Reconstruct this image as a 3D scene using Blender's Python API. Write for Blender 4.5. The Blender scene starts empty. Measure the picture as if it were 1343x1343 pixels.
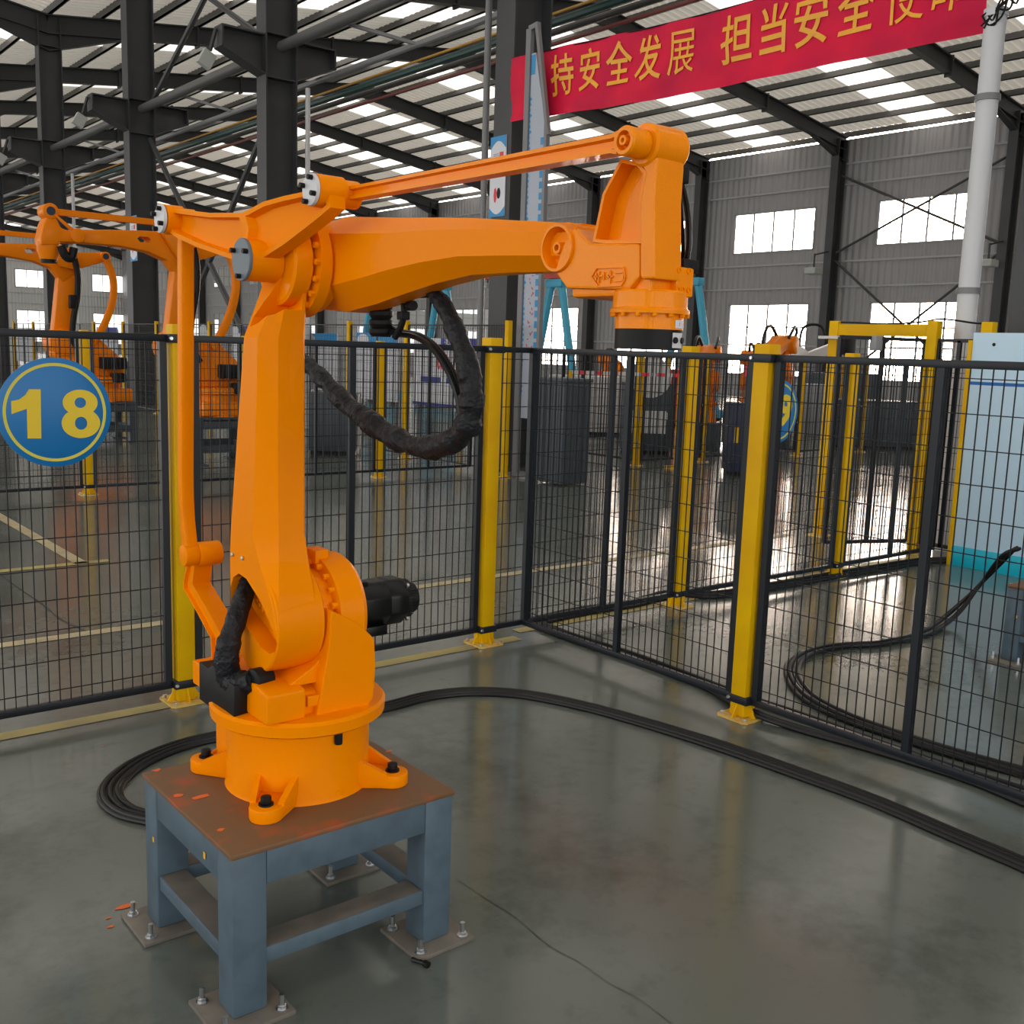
import bpy, bmesh, math, random
from mathutils import Vector, Matrix
import numpy as np
random.seed(4)
SC = bpy.context.scene
COL = SC.collection
PI = math.pi

# ------------------------------------------------------------------ camera
IMG = 1343.0
FPX, YAW, PITCH, ROLL, CAMH = 1354.71, .8847, .1548, .0334, 1.6
cy, sy, cp, sp = math.cos(YAW), math.sin(YAW), math.cos(PITCH), math.sin(PITCH)
_fw = Vector((cy*cp, sy*cp, -sp)); _rt = Vector((sy, -cy, 0)); _up = _rt.cross(_fw)
_cr, _sr = math.cos(ROLL), math.sin(ROLL)
RT = _cr*_rt + _sr*_up; UP = -_sr*_rt + _cr*_up; FW = _fw
O = Vector((0, 0, CAMH))
cd = bpy.data.cameras.new('camera'); cam = bpy.data.objects.new('camera', cd); COL.objects.link(cam)
cd.sensor_width = 36; cd.lens = FPX/IMG*36; cd.clip_end = 300; cd.clip_start = .05
cam.matrix_world = Matrix(((RT.x, UP.x, -FW.x, 0), (RT.y, UP.y, -FW.y, 0), (RT.z, UP.z, -FW.z, CAMH), (0, 0, 0, 1)))
SC.camera = cam

# ------------------------------------------------------------------ world, exposure
w = bpy.data.worlds.new('world'); SC.world = w; w.use_nodes = True
nt = w.node_tree; bg = nt.nodes['Background']
bg.inputs['Strength'].default_value = 2.5
_tc = nt.nodes.new('ShaderNodeTexCoord'); _dp = nt.nodes.new('ShaderNodeVectorMath'); _dp.operation = 'DOT_PRODUCT'
_sd = (RT*(1215-IMG/2) - UP*(250-IMG/2) + FW*FPX).normalized(); _dp.inputs[1].default_value = _sd      # hazy low sun behind the right hand windows
_mx = nt.nodes.new('ShaderNodeMath'); _mx.operation = 'MAXIMUM'; _mx.inputs[1].default_value = 0
_pw = nt.nodes.new('ShaderNodeMath'); _pw.operation = 'POWER'; _pw.inputs[1].default_value = 15
_mc = nt.nodes.new('ShaderNodeMix'); _mc.data_type = 'RGBA'; _mc.inputs['A'].default_value = (1.0, .985, .96, 1); _mc.inputs['B'].default_value = (13.0, 10.5, 8.6, 1)
nt.links.new(_tc.outputs['Generated'], _dp.inputs[0]); nt.links.new(_dp.outputs['Value'], _mx.inputs[0]); nt.links.new(_mx.outputs[0], _pw.inputs[0])
nt.links.new(_pw.outputs[0], _mc.inputs['Factor']); nt.links.new(_mc.outputs['Result'], bg.inputs['Color'])
SC.view_settings.view_transform = 'Standard'; SC.view_settings.look = 'None'
SC.view_settings.exposure = 0.0; SC.view_settings.gamma = 1; SC.view_settings.use_curve_mapping = False

# ------------------------------------------------------------------ pixel -> place
def ray(px, py): return RT*(px-IMG/2) - UP*(py-IMG/2) + FW*FPX
def P(px, py, X=None, Y=None, Z=None, D=None):
    d = ray(px, py)
    t = X/d.x if X is not None else Y/d.y if Y is not None else (Z-CAMH)/d.z if Z is not None else D/FPX
    return O + d*t
def yz(px, py, X): p = P(px, py, X=X); return (p.y, p.z)

# ------------------------------------------------------------------ materials
M = {}
def mat(name, col, rough=.5, metal=0., coat=0., spec=.5, bump=None, var=None, trans=0., emit=None):
    m = bpy.data.materials.new(name); m.use_nodes = True; n = m.node_tree.nodes; l = m.node_tree.links
    b = n['Principled BSDF']
    b.inputs['Base Color'].default_value = (*col, 1); b.inputs['Roughness'].default_value = rough
    b.inputs['Metallic'].default_value = metal; b.inputs['Coat Weight'].default_value = coat
    b.inputs['Coat Roughness'].default_value = .06
    b.inputs['Specular IOR Level'].default_value = spec; b.inputs['Transmission Weight'].default_value = trans
    if bump or var:
        tc = n.new('ShaderNodeTexCoord')
    if var:   # (scale, other colour, amount low, high)
        t = n.new('ShaderNodeTexNoise'); t.inputs['Scale'].default_value = var[0]; t.inputs['Detail'].default_value = 6
        r = n.new('ShaderNodeValToRGB'); r.color_ramp.elements[0].position = var[2]; r.color_ramp.elements[1].position = var[3]
        r.color_ramp.elements[0].color = (*col, 1); r.color_ramp.elements[1].color = (*var[1], 1)
        l.new(tc.outputs['Object'], t.inputs['Vector']); l.new(t.outputs['Fac'], r.inputs['Fac']); l.new(r.outputs['Color'], b.inputs['Base Color'])
    if bump:  # (scale, strength, distance)
        t2 = n.new('ShaderNodeTexNoise'); t2.inputs['Scale'].default_value = bump[0]; t2.inputs['Detail'].default_value = 3
        bp = n.new('ShaderNodeBump'); bp.inputs['Strength'].default_value = bump[1]; bp.inputs['Distance'].default_value = bump[2]
        l.new(tc.outputs['Object'], t2.inputs['Vector']); l.new(t2.outputs['Fac'], bp.inputs['Height']); l.new(bp.outputs['Normal'], b.inputs['Normal'])
    if emit:
        b.inputs['Emission Color'].default_value = (*emit[0], 1); b.inputs['Emission Strength'].default_value = emit[1]
    M[name] = m; return m
ORANGE = (.93, .265, .0)
mat('orange', ORANGE, .32, coat=.04, spec=.03, bump=(60, .12, .004))
mat('orange_cast', ORANGE, .34, coat=.22, spec=.08, bump=(420, .35, .002))
mat('orange_far', (.88, .23, .004), .38, coat=.06, spec=.08)
mat('slate', (.08, .125, .165), .5, var=(14, (.06, .09, .115), .45, .75), bump=(40, .1, .003))
mat('rust', (.17, .085, .035), .6, var=(9, (.33, .075, .02), .55, .72), bump=(60, .2, .002))
mat('scuff', (.8, .16, .03), .6)
mat('scuff_yellow', (.8, .45, .02), .6)
mat('dust_steel', (.13, .12, .105), .7, var=(12, (.2, .17, .14), .4, .7))
mat('black', (.009, .009, .01), .5, spec=.2)
mat('black_gloss', (.006, .006, .007), .3, spec=.25)
mat('sleeve', (.011, .012, .015), .5, spec=.25, bump=(26, .9, .02))
mat('cable', (.01, .01, .011), .4, spec=.3)
mat('steel', (.6, .62, .65), .3, metal=1.)
mat('capwhite', (.62, .63, .66), .45)
mat('capgrey', (.13, .16, .19), .5)
mat('yellow', (.76, .46, .002), .45, spec=.12, var=(3, (.7, .38, .004), .4, .6))
mat('yellow_dirty', (.72, .5, .14), .55, var=(30, (.6, .36, .06), .4, .7))
mat('frame', (.012, .015, .021), .38, spec=.3)
mat('wire', (.009, .01, .013), .5, spec=.25)
mat('column', (.05, .052, .057), .5, var=(1.2, (.042, .043, .046), .4, .6))
mat('beam', (.045, .046, .048), .55)
mat('purlin', (.13, .128, .12), .5)
mat('pipe_grey', (.2, .2, .21), .45)
mat('pipe_dark', (.1, .1, .1), .5)
mat('pipe_green', (.012, .05, .045), .5)
mat('pipe_red', (.16, .03, .025), .5)
mat('pipe_yellow', (.5, .25, .02), .5)
mat('winframe', (.3, .3, .31), .5)
mat('wallpaint', (.3, .3, .31), .6)
mat('wallgirt', (.4, .4, .41), .5)
mat('banner', (.8, .01, .055), .55, spec=.2, var=(1.6, (.6, .005, .055), .35, .65), bump=(1.3, .35, .05))
mat('gold', (.9, .42, .03), .5)
mat('flagwhite', (.42, .47, .55), .5)
mat('signblue', (.0, .17, .48), .4)
mat('signyellow', (.8, .58, .01), .4)
mat('signrim', (.68, .62, .06), .45)
mat('posterwhite', (.7, .72, .78), .5)
mat('posterblue', (.03, .28, .6), .5)
mat('posternavy', (.03, .04, .3), .5)
mat('posterred', (.75, .04, .06), .5)
mat('posterink', (.14, .17, .26), .6)
mat('lightblue', (.06, .4, .6), .45)
mat('panelblue', (.54, .74, .9), .45)
mat('panelcyan', (.0, .45, .62), .45)
mat('lineblue', (.0, .12, .45), .45)
mat('linepaint', (.44, .36, .12), .5, var=(5, (.3, .25, .12), .4, .7))
mat('linepale', (.5, .42, .24), .5, var=(6, (.34, .3, .2), .4, .7))
mat('bin', (.055, .07, .085), .5)
mat('whitegear', (.62, .62, .62), .5)
mat('greygear', (.3, .31, .33), .5)
mat('navy', (.015, .025, .06), .5)
mat('redgear', (.5, .05, .03), .5)
mat('lampface', (.42, .45, .43), .35)
mat('crack', (.05, .05, .048), .8)
mat('bluegear', (.0, .12, .6), .4)

# glass: clear, slightly reflecting
def glass():
    m = bpy.data.materials.new('glass'); m.use_nodes = True; n = m.node_tree.nodes; l = m.node_tree.links
    n.remove(n['Principled BSDF'])
    tr = n.new('ShaderNodeBsdfTransparent'); gl = n.new('ShaderNodeBsdfGlossy'); gl.inputs['Roughness'].default_value = .02
    fr = n.new('ShaderNodeFresnel'); fr.inputs['IOR'].default_value = 1.3; mx = n.new('ShaderNodeMixShader')
    tr.inputs['Color'].default_value = (.95, .96, .97, 1)
    l.new(fr.outputs[0], mx.inputs[0]); l.new(tr.outputs[0], mx.inputs[1]); l.new(gl.outputs[0], mx.inputs[2])
    l.new(mx.outputs[0], n['Material Output'].inputs['Surface']); M['glass'] = m
glass()
# translucent roof light sheet
def skylight():
    m = bpy.data.materials.new('rooflight'); m.use_nodes = True; n = m.node_tree.nodes; l = m.node_tree.links
    n.remove(n['Principled BSDF'])
    a = n.new('ShaderNodeBsdfTranslucent'); a.inputs['Color'].default_value = (.62, .61, .58, 1)
    b = n.new('ShaderNodeBsdfDiffuse'); b.inputs['Color'].default_value = (.7, .69, .66, 1)
    mx = n.new('ShaderNodeMixShader'); mx.inputs[0].default_value = .15
    l.new(a.outputs[0], mx.inputs[1]); l.new(b.outputs[0], mx.inputs[2]); l.new(mx.outputs[0], n['Material Output'].inputs['Surface']); M['rooflight'] = m
skylight()
mat('roofsheet', (.78, .76, .71), .38, spec=.5)
_n = M['roofsheet'].node_tree.nodes; _l = M['roofsheet'].node_tree.links; _t = _n.new('ShaderNodeBsdfTranslucent'); _t.inputs['Color'].default_value = (.8, .78, .72, 1)
_m = _n.new('ShaderNodeMixShader'); _m.inputs[0].default_value = .1     # translucency added to the opaque insulated sheet to brighten roof and hall
_l.new(_n['Principled BSDF'].outputs[0], _m.inputs[1]); _l.new(_t.outputs[0], _m.inputs[2]); _l.new(_m.outputs[0], _n['Material Output'].inputs['Surface'])
# concrete floor with sealer
def concrete():
    m = mat('concrete', (.2, .2, .19), .28, spec=.75); n = m.node_tree.nodes; l = m.node_tree.links; b = n['Principled BSDF']
    tc = n.new('ShaderNodeTexCoord')
    def noise(s, d=8, rough=.6):
        t = n.new('ShaderNodeTexNoise'); t.inputs['Scale'].default_value = s; t.inputs['Detail'].default_value = d
        t.inputs['Roughness'].default_value = rough; l.new(tc.outputs['Object'], t.inputs['Vector']); return t
    t1 = noise(1.1); t2 = noise(9, 10, .7)
    ad = n.new('ShaderNodeMath'); ad.operation = 'ADD'; l.new(t1.outputs['Fac'], ad.inputs[0]); l.new(t2.outputs['Fac'], ad.inputs[1])
    r = n.new('ShaderNodeValToRGB'); e = r.color_ramp.elements
    e[0].position = .7; e[0].color = (.078, .09, .079, 1); e[1].position = 1.3; e[1].color = (.128, .145, .13, 1)
    l.new(ad.outputs[0], r.inputs['Fac']); l.new(r.outputs['Color'], b.inputs['Base Color'])
    rr = n.new('ShaderNodeMapRange'); rr.inputs['From Min'].default_value = .3; rr.inputs['From Max'].default_value = .7
    rr.inputs['To Min'].default_value = .12; rr.inputs['To Max'].default_value = .22
    l.new(t1.outputs['Fac'], rr.inputs['Value']); l.new(rr.outputs['Result'], b.inputs['Roughness'])
    t3 = noise(4, 3); bp = n.new('ShaderNodeBump'); bp.inputs['Strength'].default_value = .05; bp.inputs['Distance'].default_value = .02
    l.new(t3.outputs['Fac'], bp.inputs['Height']); l.new(bp.outputs['Normal'], b.inputs['Normal'])
concrete()

# ------------------------------------------------------------------ mesh builder
class MB:
    def __init__(s): s.v = []; s.f = []
    def add(s, vs, fs):
        o = len(s.v); s.v += [tuple(v) for v in vs]; s.f += [tuple(i+o for i in f) for f in fs]; return s
    def from_bm(s, bm):
        bm.verts.ensure_lookup_table(); bm.verts.index_update()
        s.add([v.co[:] for v in bm.verts], [[v.index for v in f.verts] for f in bm.faces]); bm.free(); return s
    def box(s, x0, x1, y0, y1, z0, z1, bev=0, seg=2):
        vs = [(x, y, z) for x in (x0, x1) for y in (y0, y1) for z in (z0, z1)]
        fs = [(0, 1, 3, 2), (4, 6, 7, 5), (0, 4, 5, 1), (2, 3, 7, 6), (0, 2, 6, 4), (1, 5, 7, 3)]
        if not bev: return s.add(vs, fs)
        bm = bmesh.new(); vv = [bm.verts.new(v) for v in vs]
        for f in fs: bm.faces.new([vv[i] for i in f])
        bmesh.ops.bevel(bm, geom=bm.edges[:], offset=bev, segments=seg, affect='EDGES', profile=.5); return s.from_bm(bm)
    def obox(s, p0, p1, wd, ht, up=(0, 0, 1)):       # bar from p0 to p1 with rectangular section
        p0 = Vector(p0); p1 = Vector(p1); d = (p1-p0).normalized(); u = Vector(up); a = d.cross(u)
        if a.length < 1e-4: a = d.cross(Vector((1, 0, 0)))
        a.normalize(); b = a.cross(d).normalized(); vs = []
        for p in (p0, p1):
            for i, j in ((-1, -1), (1, -1), (1, 1), (-1, 1)): vs.append(p + a*(i*wd/2) + b*(j*ht/2))
        return s.add(vs, [(3, 2, 1, 0), (4, 5, 6, 7), (0, 1, 5, 4), (1, 2, 6, 5), (2, 3, 7, 6), (3, 0, 4, 7)])
    def prism(s, pts, a, b, axis='x', bev=0, seg=2, xf=None):   # polygon (2 other coords) extruded along axis a..b
        ar = sum(pts[i][0]*pts[(i+1) % len(pts)][1]-pts[(i+1) % len(pts)][0]*pts[i][1] for i in range(len(pts)))
        if ar < 0: pts = pts[::-1]
        def co(p, t):
            q = t + (xf(p[0]) if xf else 0)
            return {'x': (q, p[0], p[1]), 'y': (p[0], q, p[1]), 'z': (p[0], p[1], q)}[axis]
        bm = bmesh.new(); n = len(pts)
        lo = [bm.verts.new(co(p, a)) for p in pts]; hi = [bm.verts.new(co(p, b)) for p in pts]
        bm.faces.new(lo[::-1]); bm.faces.new(hi)
        for i in range(n): bm.faces.new((lo[i], lo[(i+1) % n], hi[(i+1) % n], hi[i]))
        if bev:
            bmesh.ops.recalc_face_normals(bm, faces=bm.faces)
            ed = [e for e in bm.edges if len(e.link_faces) == 2 and e.calc_face_angle(0) > .6]
            bmesh.ops.bevel(bm, geom=ed, offset=bev, segments=seg, affect='EDGES', profile=.5, clamp_overlap=True)
        bmesh.ops.recalc_face_normals(bm, faces=bm.faces)
        return s.from_bm(bm)
    def cyl(s, p0, p1, r0, r1=None, seg=24, bev=0):
        r1 = r0 if r1 is None else r1; p0 = Vector(p0); p1 = Vector(p1); d = (p1-p0).normalized(); L = (p1-p0).length
        prof = [(0, r0), (L, r1)] if not bev else [(0, r0-bev), (bev*.3, r0-bev*.3), (bev, r0), (L-bev, r1), (L-bev*.3, r1-bev*.3), (L, r1-bev)]
        return s.lathe(p0, d, prof, seg)
    def lathe(s, p0, d, prof, seg=24, caps=True):    # prof: (distance along d, radius)
        p0 = Vector(p0); d = Vector(d).normalized(); a = d.cross(Vector((0, 0, 1)))
        if a.length < .01: a = Vector((1, 0, 0))
        a.normalize(); b = d.cross(a); vs = []; fs = []; k = len(prof)
        for t, r in prof:
            for i in range(seg):
                an = 2*PI*i/seg; vs.append(p0 + d*t + a*(r*math.cos(an)) + b*(r*math.sin(an)))
        for j in range(k-1):
            for i in range(seg):
                fs.append((j*seg+i, j*seg+(i+1) % seg, (j+1)*seg+(i+1) % seg, (j+1)*seg+i))
        if caps: fs.append(tuple(range(seg))[::-1]); fs.append(tuple((k-1)*seg+i for i in range(seg)))
        return s.add(vs, fs)
    def tube(s, pts, r, seg=10, sub=6, wob=0, caps=True):
        pts = [Vector(p) for p in pts]
        if sub > 1: pts = smooth(pts, sub)
        n = len(pts); a = None; vs = []; fs = []
        for i, p in enumerate(pts):
            t = (pts[min(i+1, n-1)]-pts[max(i-1, 0)]).normalized()
            if a is None:
                a = t.cross(Vector((0, 0, 1)));  a = a if a.length > .05 else t.cross(Vector((1, 0, 0)))
            a = (a - t*a.dot(t)).normalized(); b = t.cross(a)
            rr = r[min(len(r)-1, i*len(r)//n)] if isinstance(r, (list, tuple)) else r
            for k in range(seg):
                q = rr*(1+(wob*random.uniform(-1, 1) if wob else 0)); an = 2*PI*k/seg
                vs.append(p + a*(q*math.cos(an)) + b*(q*math.sin(an)))
        for i in range(n-1):
            for k in range(seg): fs.append((i*seg+k, i*seg+(k+1) % seg, (i+1)*seg+(k+1) % seg, (i+1)*seg+k))
        if caps: fs.append(tuple(range(seg))[::-1]); fs.append(tuple((n-1)*seg+i for i in range(seg)))
        return s.add(vs, fs)
    def pocket(s, pts, x0, x1, rim, depth, xf=None, sgn=1):   # plate in yz with a sunk panel on its x0 side
        n = len(pts); ar = sum(pts[i][0]*pts[(i+1) % n][1]-pts[(i+1) % n][0]*pts[i][1] for i in range(n))
        if ar < 0: pts = pts[::-1]
        ins = inset(pts, rim); ins2 = inset(pts, rim*1.35); f = xf or (lambda y: 0)
        V = [(x1+f(p[0]), p[0], p[1]) for p in pts] + [(x0+f(p[0]), p[0], p[1]) for p in pts] \
            + [(x0+f(p[0]), p[0], p[1]) for p in ins] + [(x0+depth+f(p[0]), p[0], p[1]) for p in ins2]
        F = [tuple(range(n)), tuple(3*n+i for i in range(n))[::-1]]
        for i in range(n):
            j = (i+1) % n
            F += [(n+i, n+j, j, i), (2*n+i, 2*n+j, n+j, n+i), (3*n+i, 3*n+j, 2*n+j, 2*n+i)]
        return s.add(V, F)
    def loft(s, secs, caps=True):                    # list of equal length loops of 3d points
        n = len(secs[0]); o = []; fs = []
        for q in secs: o += q
        for j in range(len(secs)-1):
            for i in range(n): fs.append((j*n+i, j*n+(i+1) % n, (j+1)*n+(i+1) % n, (j+1)*n+i))
        if caps: fs.append(tuple(range(n))[::-1]); fs.append(tuple((len(secs)-1)*n+i for i in range(n)))
        return s.add(o, fs)
def inset(pts, d):
    n = len(pts); out = []
    for i in range(n):
        a, b, c_ = Vector(pts[i-1]), Vector(pts[i]), Vector(pts[(i+1) % n])
        u = (b-a).normalized(); v = (c_-b).normalized(); n1 = Vector((-u.y, u.x)); n2 = Vector((-v.y, v.x))
        k = n1+n2; k = k/max(.5, k.dot(k)/1) * 2 if k.length > 1e-6 else n1
        k = (n1+n2)/max(.35, 1+n1.dot(n2)); q = b+k*d; out.append((q.x, q.y))
    return out
def smooth(pts, sub):
    out = []; n = len(pts)
    for i in range(n-1):
        p0, p1, p2, p3 = pts[max(i-1, 0)], pts[i], pts[i+1], pts[min(i+2, n-1)]
        for k in range(sub):
            t = k/sub; out.append(.5*((2*p1)+(p2-p0)*t+(2*p0-5*p1+4*p2-p3)*t*t+(3*p1-p0-3*p2+p3)*t**3))
    out.append(pts[-1]); return out
WL = {}   # world offsets of empties
def wloc(o): return WL.get(o.name, Vector((0, 0, 0)))
def mesh(name, mb, m, fix=False, off=Vector((0, 0, 0)), sharp=32, flat=False):
    me = bpy.data.meshes.new(name); me.from_pydata([tuple(Vector(v)-off) for v in mb.v], [], mb.f)
    if fix:
        bm = bmesh.new(); bm.from_mesh(me); bmesh.ops.recalc_face_normals(bm, faces=bm.faces); bm.to_mesh(me); bm.free()
    me.materials.append(M[m])
    if not flat:
        me.polygons.foreach_set('use_smooth', [True]*len(me.polygons)); me.set_sharp_from_angle(angle=math.radians(sharp))
    me.update(); return me
def obj(name, mb, m, parent=None, label=None, cat=None, group=None, kind=None, wn=False, at=None, **k):
    off = wloc(parent) if parent else (Vector(at) if at is not None else Vector((0, 0, 0)))
    o = bpy.data.objects.new(name, mesh(name, mb, m, off=off, **k)); COL.objects.link(o)
    if parent: o.parent = parent; WL[o.name] = off
    else: o.location = off; WL[o.name] = off
    if parent is None and at is None: WL[o.name] = Vector((0, 0, 0))
    tag(o, label, cat, group, kind)
    if wn:
        md = o.modifiers.new('wn', 'WEIGHTED_NORMAL'); md.keep_sharp = True
    return o
def tag(o, label=None, cat=None, group=None, kind=None):
    if label: o['label'] = label
    if cat: o['category'] = cat
    if group: o['group'] = group
    if kind: o['kind'] = kind
def thing(name, label, cat, loc=(0, 0, 0), group=None, rz=0):
    o = bpy.data.objects.new(name, None); COL.objects.link(o); o.location = loc; o.rotation_euler = (0, 0, rz); o.empty_display_size = .1
    WL[o.name] = Vector(loc); tag(o, label, cat, group); return o
def local(name, label, cat, loc=(0, 0, 0), group=None, rz=0):     # parts are given in the thing's own axes
    o = thing(name, label, cat, loc, group, rz); WL[o.name] = Vector((0, 0, 0)); return o
def copytree(o, parent=None):
    c = o.copy(); COL.objects.link(c); c.parent = parent
    for ch in list(o.children): copytree(ch, c)
    return c
def dup(root, loc, rz=0, label=None, group=None, scale=None):
    r = copytree(root); r.location = loc; r.rotation_euler = (0, 0, rz); tag(r, label, None, group)
    if scale: r.scale = (scale,)*3
    return r
def booldiff(mb, cutters):
    me = bpy.data.meshes.new('a'); me.from_pydata(mb.v, [], mb.f); a = bpy.data.objects.new('a', me); COL.objects.link(a); tmp = [a]
    bm = bmesh.new(); bm.from_mesh(me); bmesh.ops.recalc_face_normals(bm, faces=bm.faces); bm.to_mesh(me); bm.free()
    for c_ in cutters:
        mc = bpy.data.meshes.new('c'); mc.from_pydata(c_.v, [], c_.f)
        bm = bmesh.new(); bm.from_mesh(mc); bmesh.ops.recalc_face_normals(bm, faces=bm.faces); bm.to_mesh(mc); bm.free()
        b = bpy.data.objects.new('c', mc); COL.objects.link(b); tmp.append(b)
        md = a.modifiers.new('b', 'BOOLEAN'); md.operation = 'DIFFERENCE'; md.solver = 'EXACT'; md.object = b; md.use_self = True
    dg = bpy.context.evaluated_depsgraph_get(); ev = bpy.data.meshes.new_from_object(a.evaluated_get(dg))
    bm = bmesh.new(); bm.from_mesh(ev); bmesh.ops.dissolve_degenerate(bm, dist=1e-5, edges=bm.edges[:]); bmesh.ops.triangulate(bm, faces=bm.faces[:]); bmesh.ops.recalc_face_normals(bm, faces=bm.faces); bm.to_mesh(ev); bm.free()
    out = MB(); out.add([v.co[:] for v in ev.vertices], [tuple(p.vertices) for p in ev.polygons])
    for o in tmp:
        d = o.data; bpy.data.objects.remove(o); bpy.data.meshes.remove(d)
    bpy.data.meshes.remove(ev); return out
def text(name, body, size, m, place, parent=None, bold=0., align='CENTER', sx=1., depth=.002, **kw):
    cu = bpy.data.curves.new('t', 'FONT'); cu.body = body; cu.size = size; cu.align_x = align; cu.align_y = 'CENTER'; cu.extrude = depth; cu.offset = bold
    cu.resolution_u = 3
    t = bpy.data.objects.new('t', cu); COL.objects.link(t); dg = bpy.context.evaluated_depsgraph_get()
    me = bpy.data.meshes.new_from_object(t.evaluated_get(dg)); mb = MB()
    mb.add([place(v.co.x*sx, v.co.y, v.co.z) for v in me.vertices], [tuple(p.vertices) for p in me.polygons])
    bpy.data.objects.remove(t); bpy.data.curves.remove(cu); bpy.data.meshes.remove(me)
    return obj(name, mb, m, parent, flat=True, **kw)
# ------------------------------------------------------------------ the hall: floor, walls, roof
YB0, BAY, NB = 4.0, 7.07, 15
YEND = YB0+BAY*NB
XW = 37.2
def bay(k): return YB0+BAY*k
f = MB(); f.add([(-30, -30, 0), (60, -30, 0), (60, YEND+20, 0), (-30, YEND+20, 0)], [(0, 1, 2, 3)])
floor = obj('floor', f, 'concrete', kind='structure', flat=True)

RP = [(-20, 9.85), (-5.5, 11.85), (9.0, 9.95), (23.5, 11.85), (37.2, 9.9)]   # underside of the rafters
def roofz(x):
    for (a, za), (b, zb) in zip(RP, RP[1:]):
        if a <= x <= b: return za+(zb-za)*(x-a)/(b-a)
y0r = -9.0
def sheet(sel):
    mb = MB(); y = y0r; pit = .3
    while y < YEND:
        ph = ((y-YB0) % BAY)
        lit = 2.4 < ph < 4.3
        if lit == sel:
            for (a, za), (b, zb) in zip(RP, RP[1:]):
                L = [(y, 0), (y+.17, 0), (y+.2, -.035), (y+.27, -.035), (y+.3, 0)]
                vs = [(a, q, za+.74+dz) for q, dz in L]+[(b, q, zb+.74+dz) for q, dz in L]
                mb.add(vs, [(i, i+1, i+6, i+5) for i in range(4)])
        y += pit
    return mb
ceil = obj('ceiling', sheet(False), 'roofsheet', kind='structure', flat=True)
obj('roof_light', sheet(True), 'rooflight', ceil, kind='stuff', flat=True)
# rafters, one for every frame and slope, and purlins along the hall
for k in range(-1, NB+1):
    yk = bay(k)
    for (a, za), (b, zb) in zip(RP, RP[1:]):
        if k < 0 and a > 9: continue
        mb = MB()
        for dz, wd, h in ((0.02, .24, .04), (.26, .03, .5), (.5, .24, .04)):
            mb.obox((a, yk, za+dz), (b, yk, zb+dz), wd, h)
        if za < zb: e0, e1, s = (a, za), (a+2.2, za+(zb-za)*2.2/(b-a)), 1
        else: e0, e1, s = (b, zb), (b-2.2, zb+(za-zb)*2.2/(b-a)), -1
        mb.prism([(e0[0], e0[1]), (e1[0], e1[1]), (e0[0], e0[1]-.45)], yk-.015, yk+.015, 'y')
        mb.obox((e0[0], yk, e0[1]-.45), (e1[0], yk, e1[1]), .24, .03)
        for t in (.3, .62): # splice plates
            x = a+(b-a)*t; z = za+(zb-za)*t; mb.box(x-.03, x+.03, yk-.13, yk+.13, z-.08, z+.56)
        obj('rafter', mb, 'beam', ceil, flat=True)
for (a, za), (b, zb) in zip(RP, RP[1:]):
    n = 10
    for i in range(n+1):
        x = a+(b-a)*(i+.02)/(n+.04); z = roofz(x)+.52
        if i == n and b != RP[-1][0]: continue
        mb = MB(); mb.box(x-.035, x+.035, y0r, YEND, z, z+.2); mb.box(x-.035, x+.07, y0r, YEND, z, z+.012)
        obj('purlin', mb, 'purlin', ceil, flat=True)

# siding with standing ribs: colour only, the ribs are a fine relief at this distance
def siding(name, col, axis):
    m = mat(name, col, .55); n = m.node_tree.nodes; l = m.node_tree.links
    tc = n.new('ShaderNodeTexCoord'); wv = n.new('ShaderNodeTexWave'); wv.bands_direction = axis; wv.wave_profile = 'SIN'
    wv.inputs['Scale'].default_value = 1.05; bp = n.new('ShaderNodeBump'); bp.inputs['Strength'].default_value = .8; bp.inputs['Distance'].default_value = .06
    l.new(tc.outputs['Object'], wv.inputs['Vector']); l.new(wv.outputs['Fac'], bp.inputs['Height']); l.new(bp.outputs['Normal'], n['Principled BSDF'].inputs['Normal'])
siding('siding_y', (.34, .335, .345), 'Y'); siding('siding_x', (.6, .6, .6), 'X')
WZ = [(.9, 3.95, 2), (6.15, 7.85, 1)]
def wall(name, m, place, span, bays, top):
    """place(u, z, d): u along the wall, d into the hall"""
    mb = MB()
    def pan(u0, u1, z0, z1):
        q = [place(u0, z0, 0), place(u1, z0, 0), place(u1, z1, 0), place(u0, z1, 0), place(u0, z0, -.12), place(u1, z0, -.12), place(u1, z1, -.12), place(u0, z1, -.12)]
        mb.add(q, [(0, 1, 2, 3), (4, 7, 6, 5), (0, 4, 5, 1), (1, 5, 6, 2), (2, 6, 7, 3), (3, 7, 4, 0)])
    u = span[0]
    for (w0, w1) in bays:
        pan(u, w0, 0, top); pan(w0, w1, 0, WZ[0][0]); pan(w0, w1, WZ[0][1], WZ[1][0]); pan(w0, w1, WZ[1][1], top); u = w1
    pan(u, span[1], 0, top)
    wo = obj(name, mb, m, kind='structure', flat=True, fix=True)
    for z in (2.2, 4.6, 5.6, 8.6, 9.4):          # girts
        g = MB(); a = place(span[0], z, .02); b = place(span[1], z, .02); g.obox(a, b, .06, .07); obj('girt', g, 'wallgirt', wo, flat=True)
    return wo
NWIN = [0]
pane_me = {}
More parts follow.
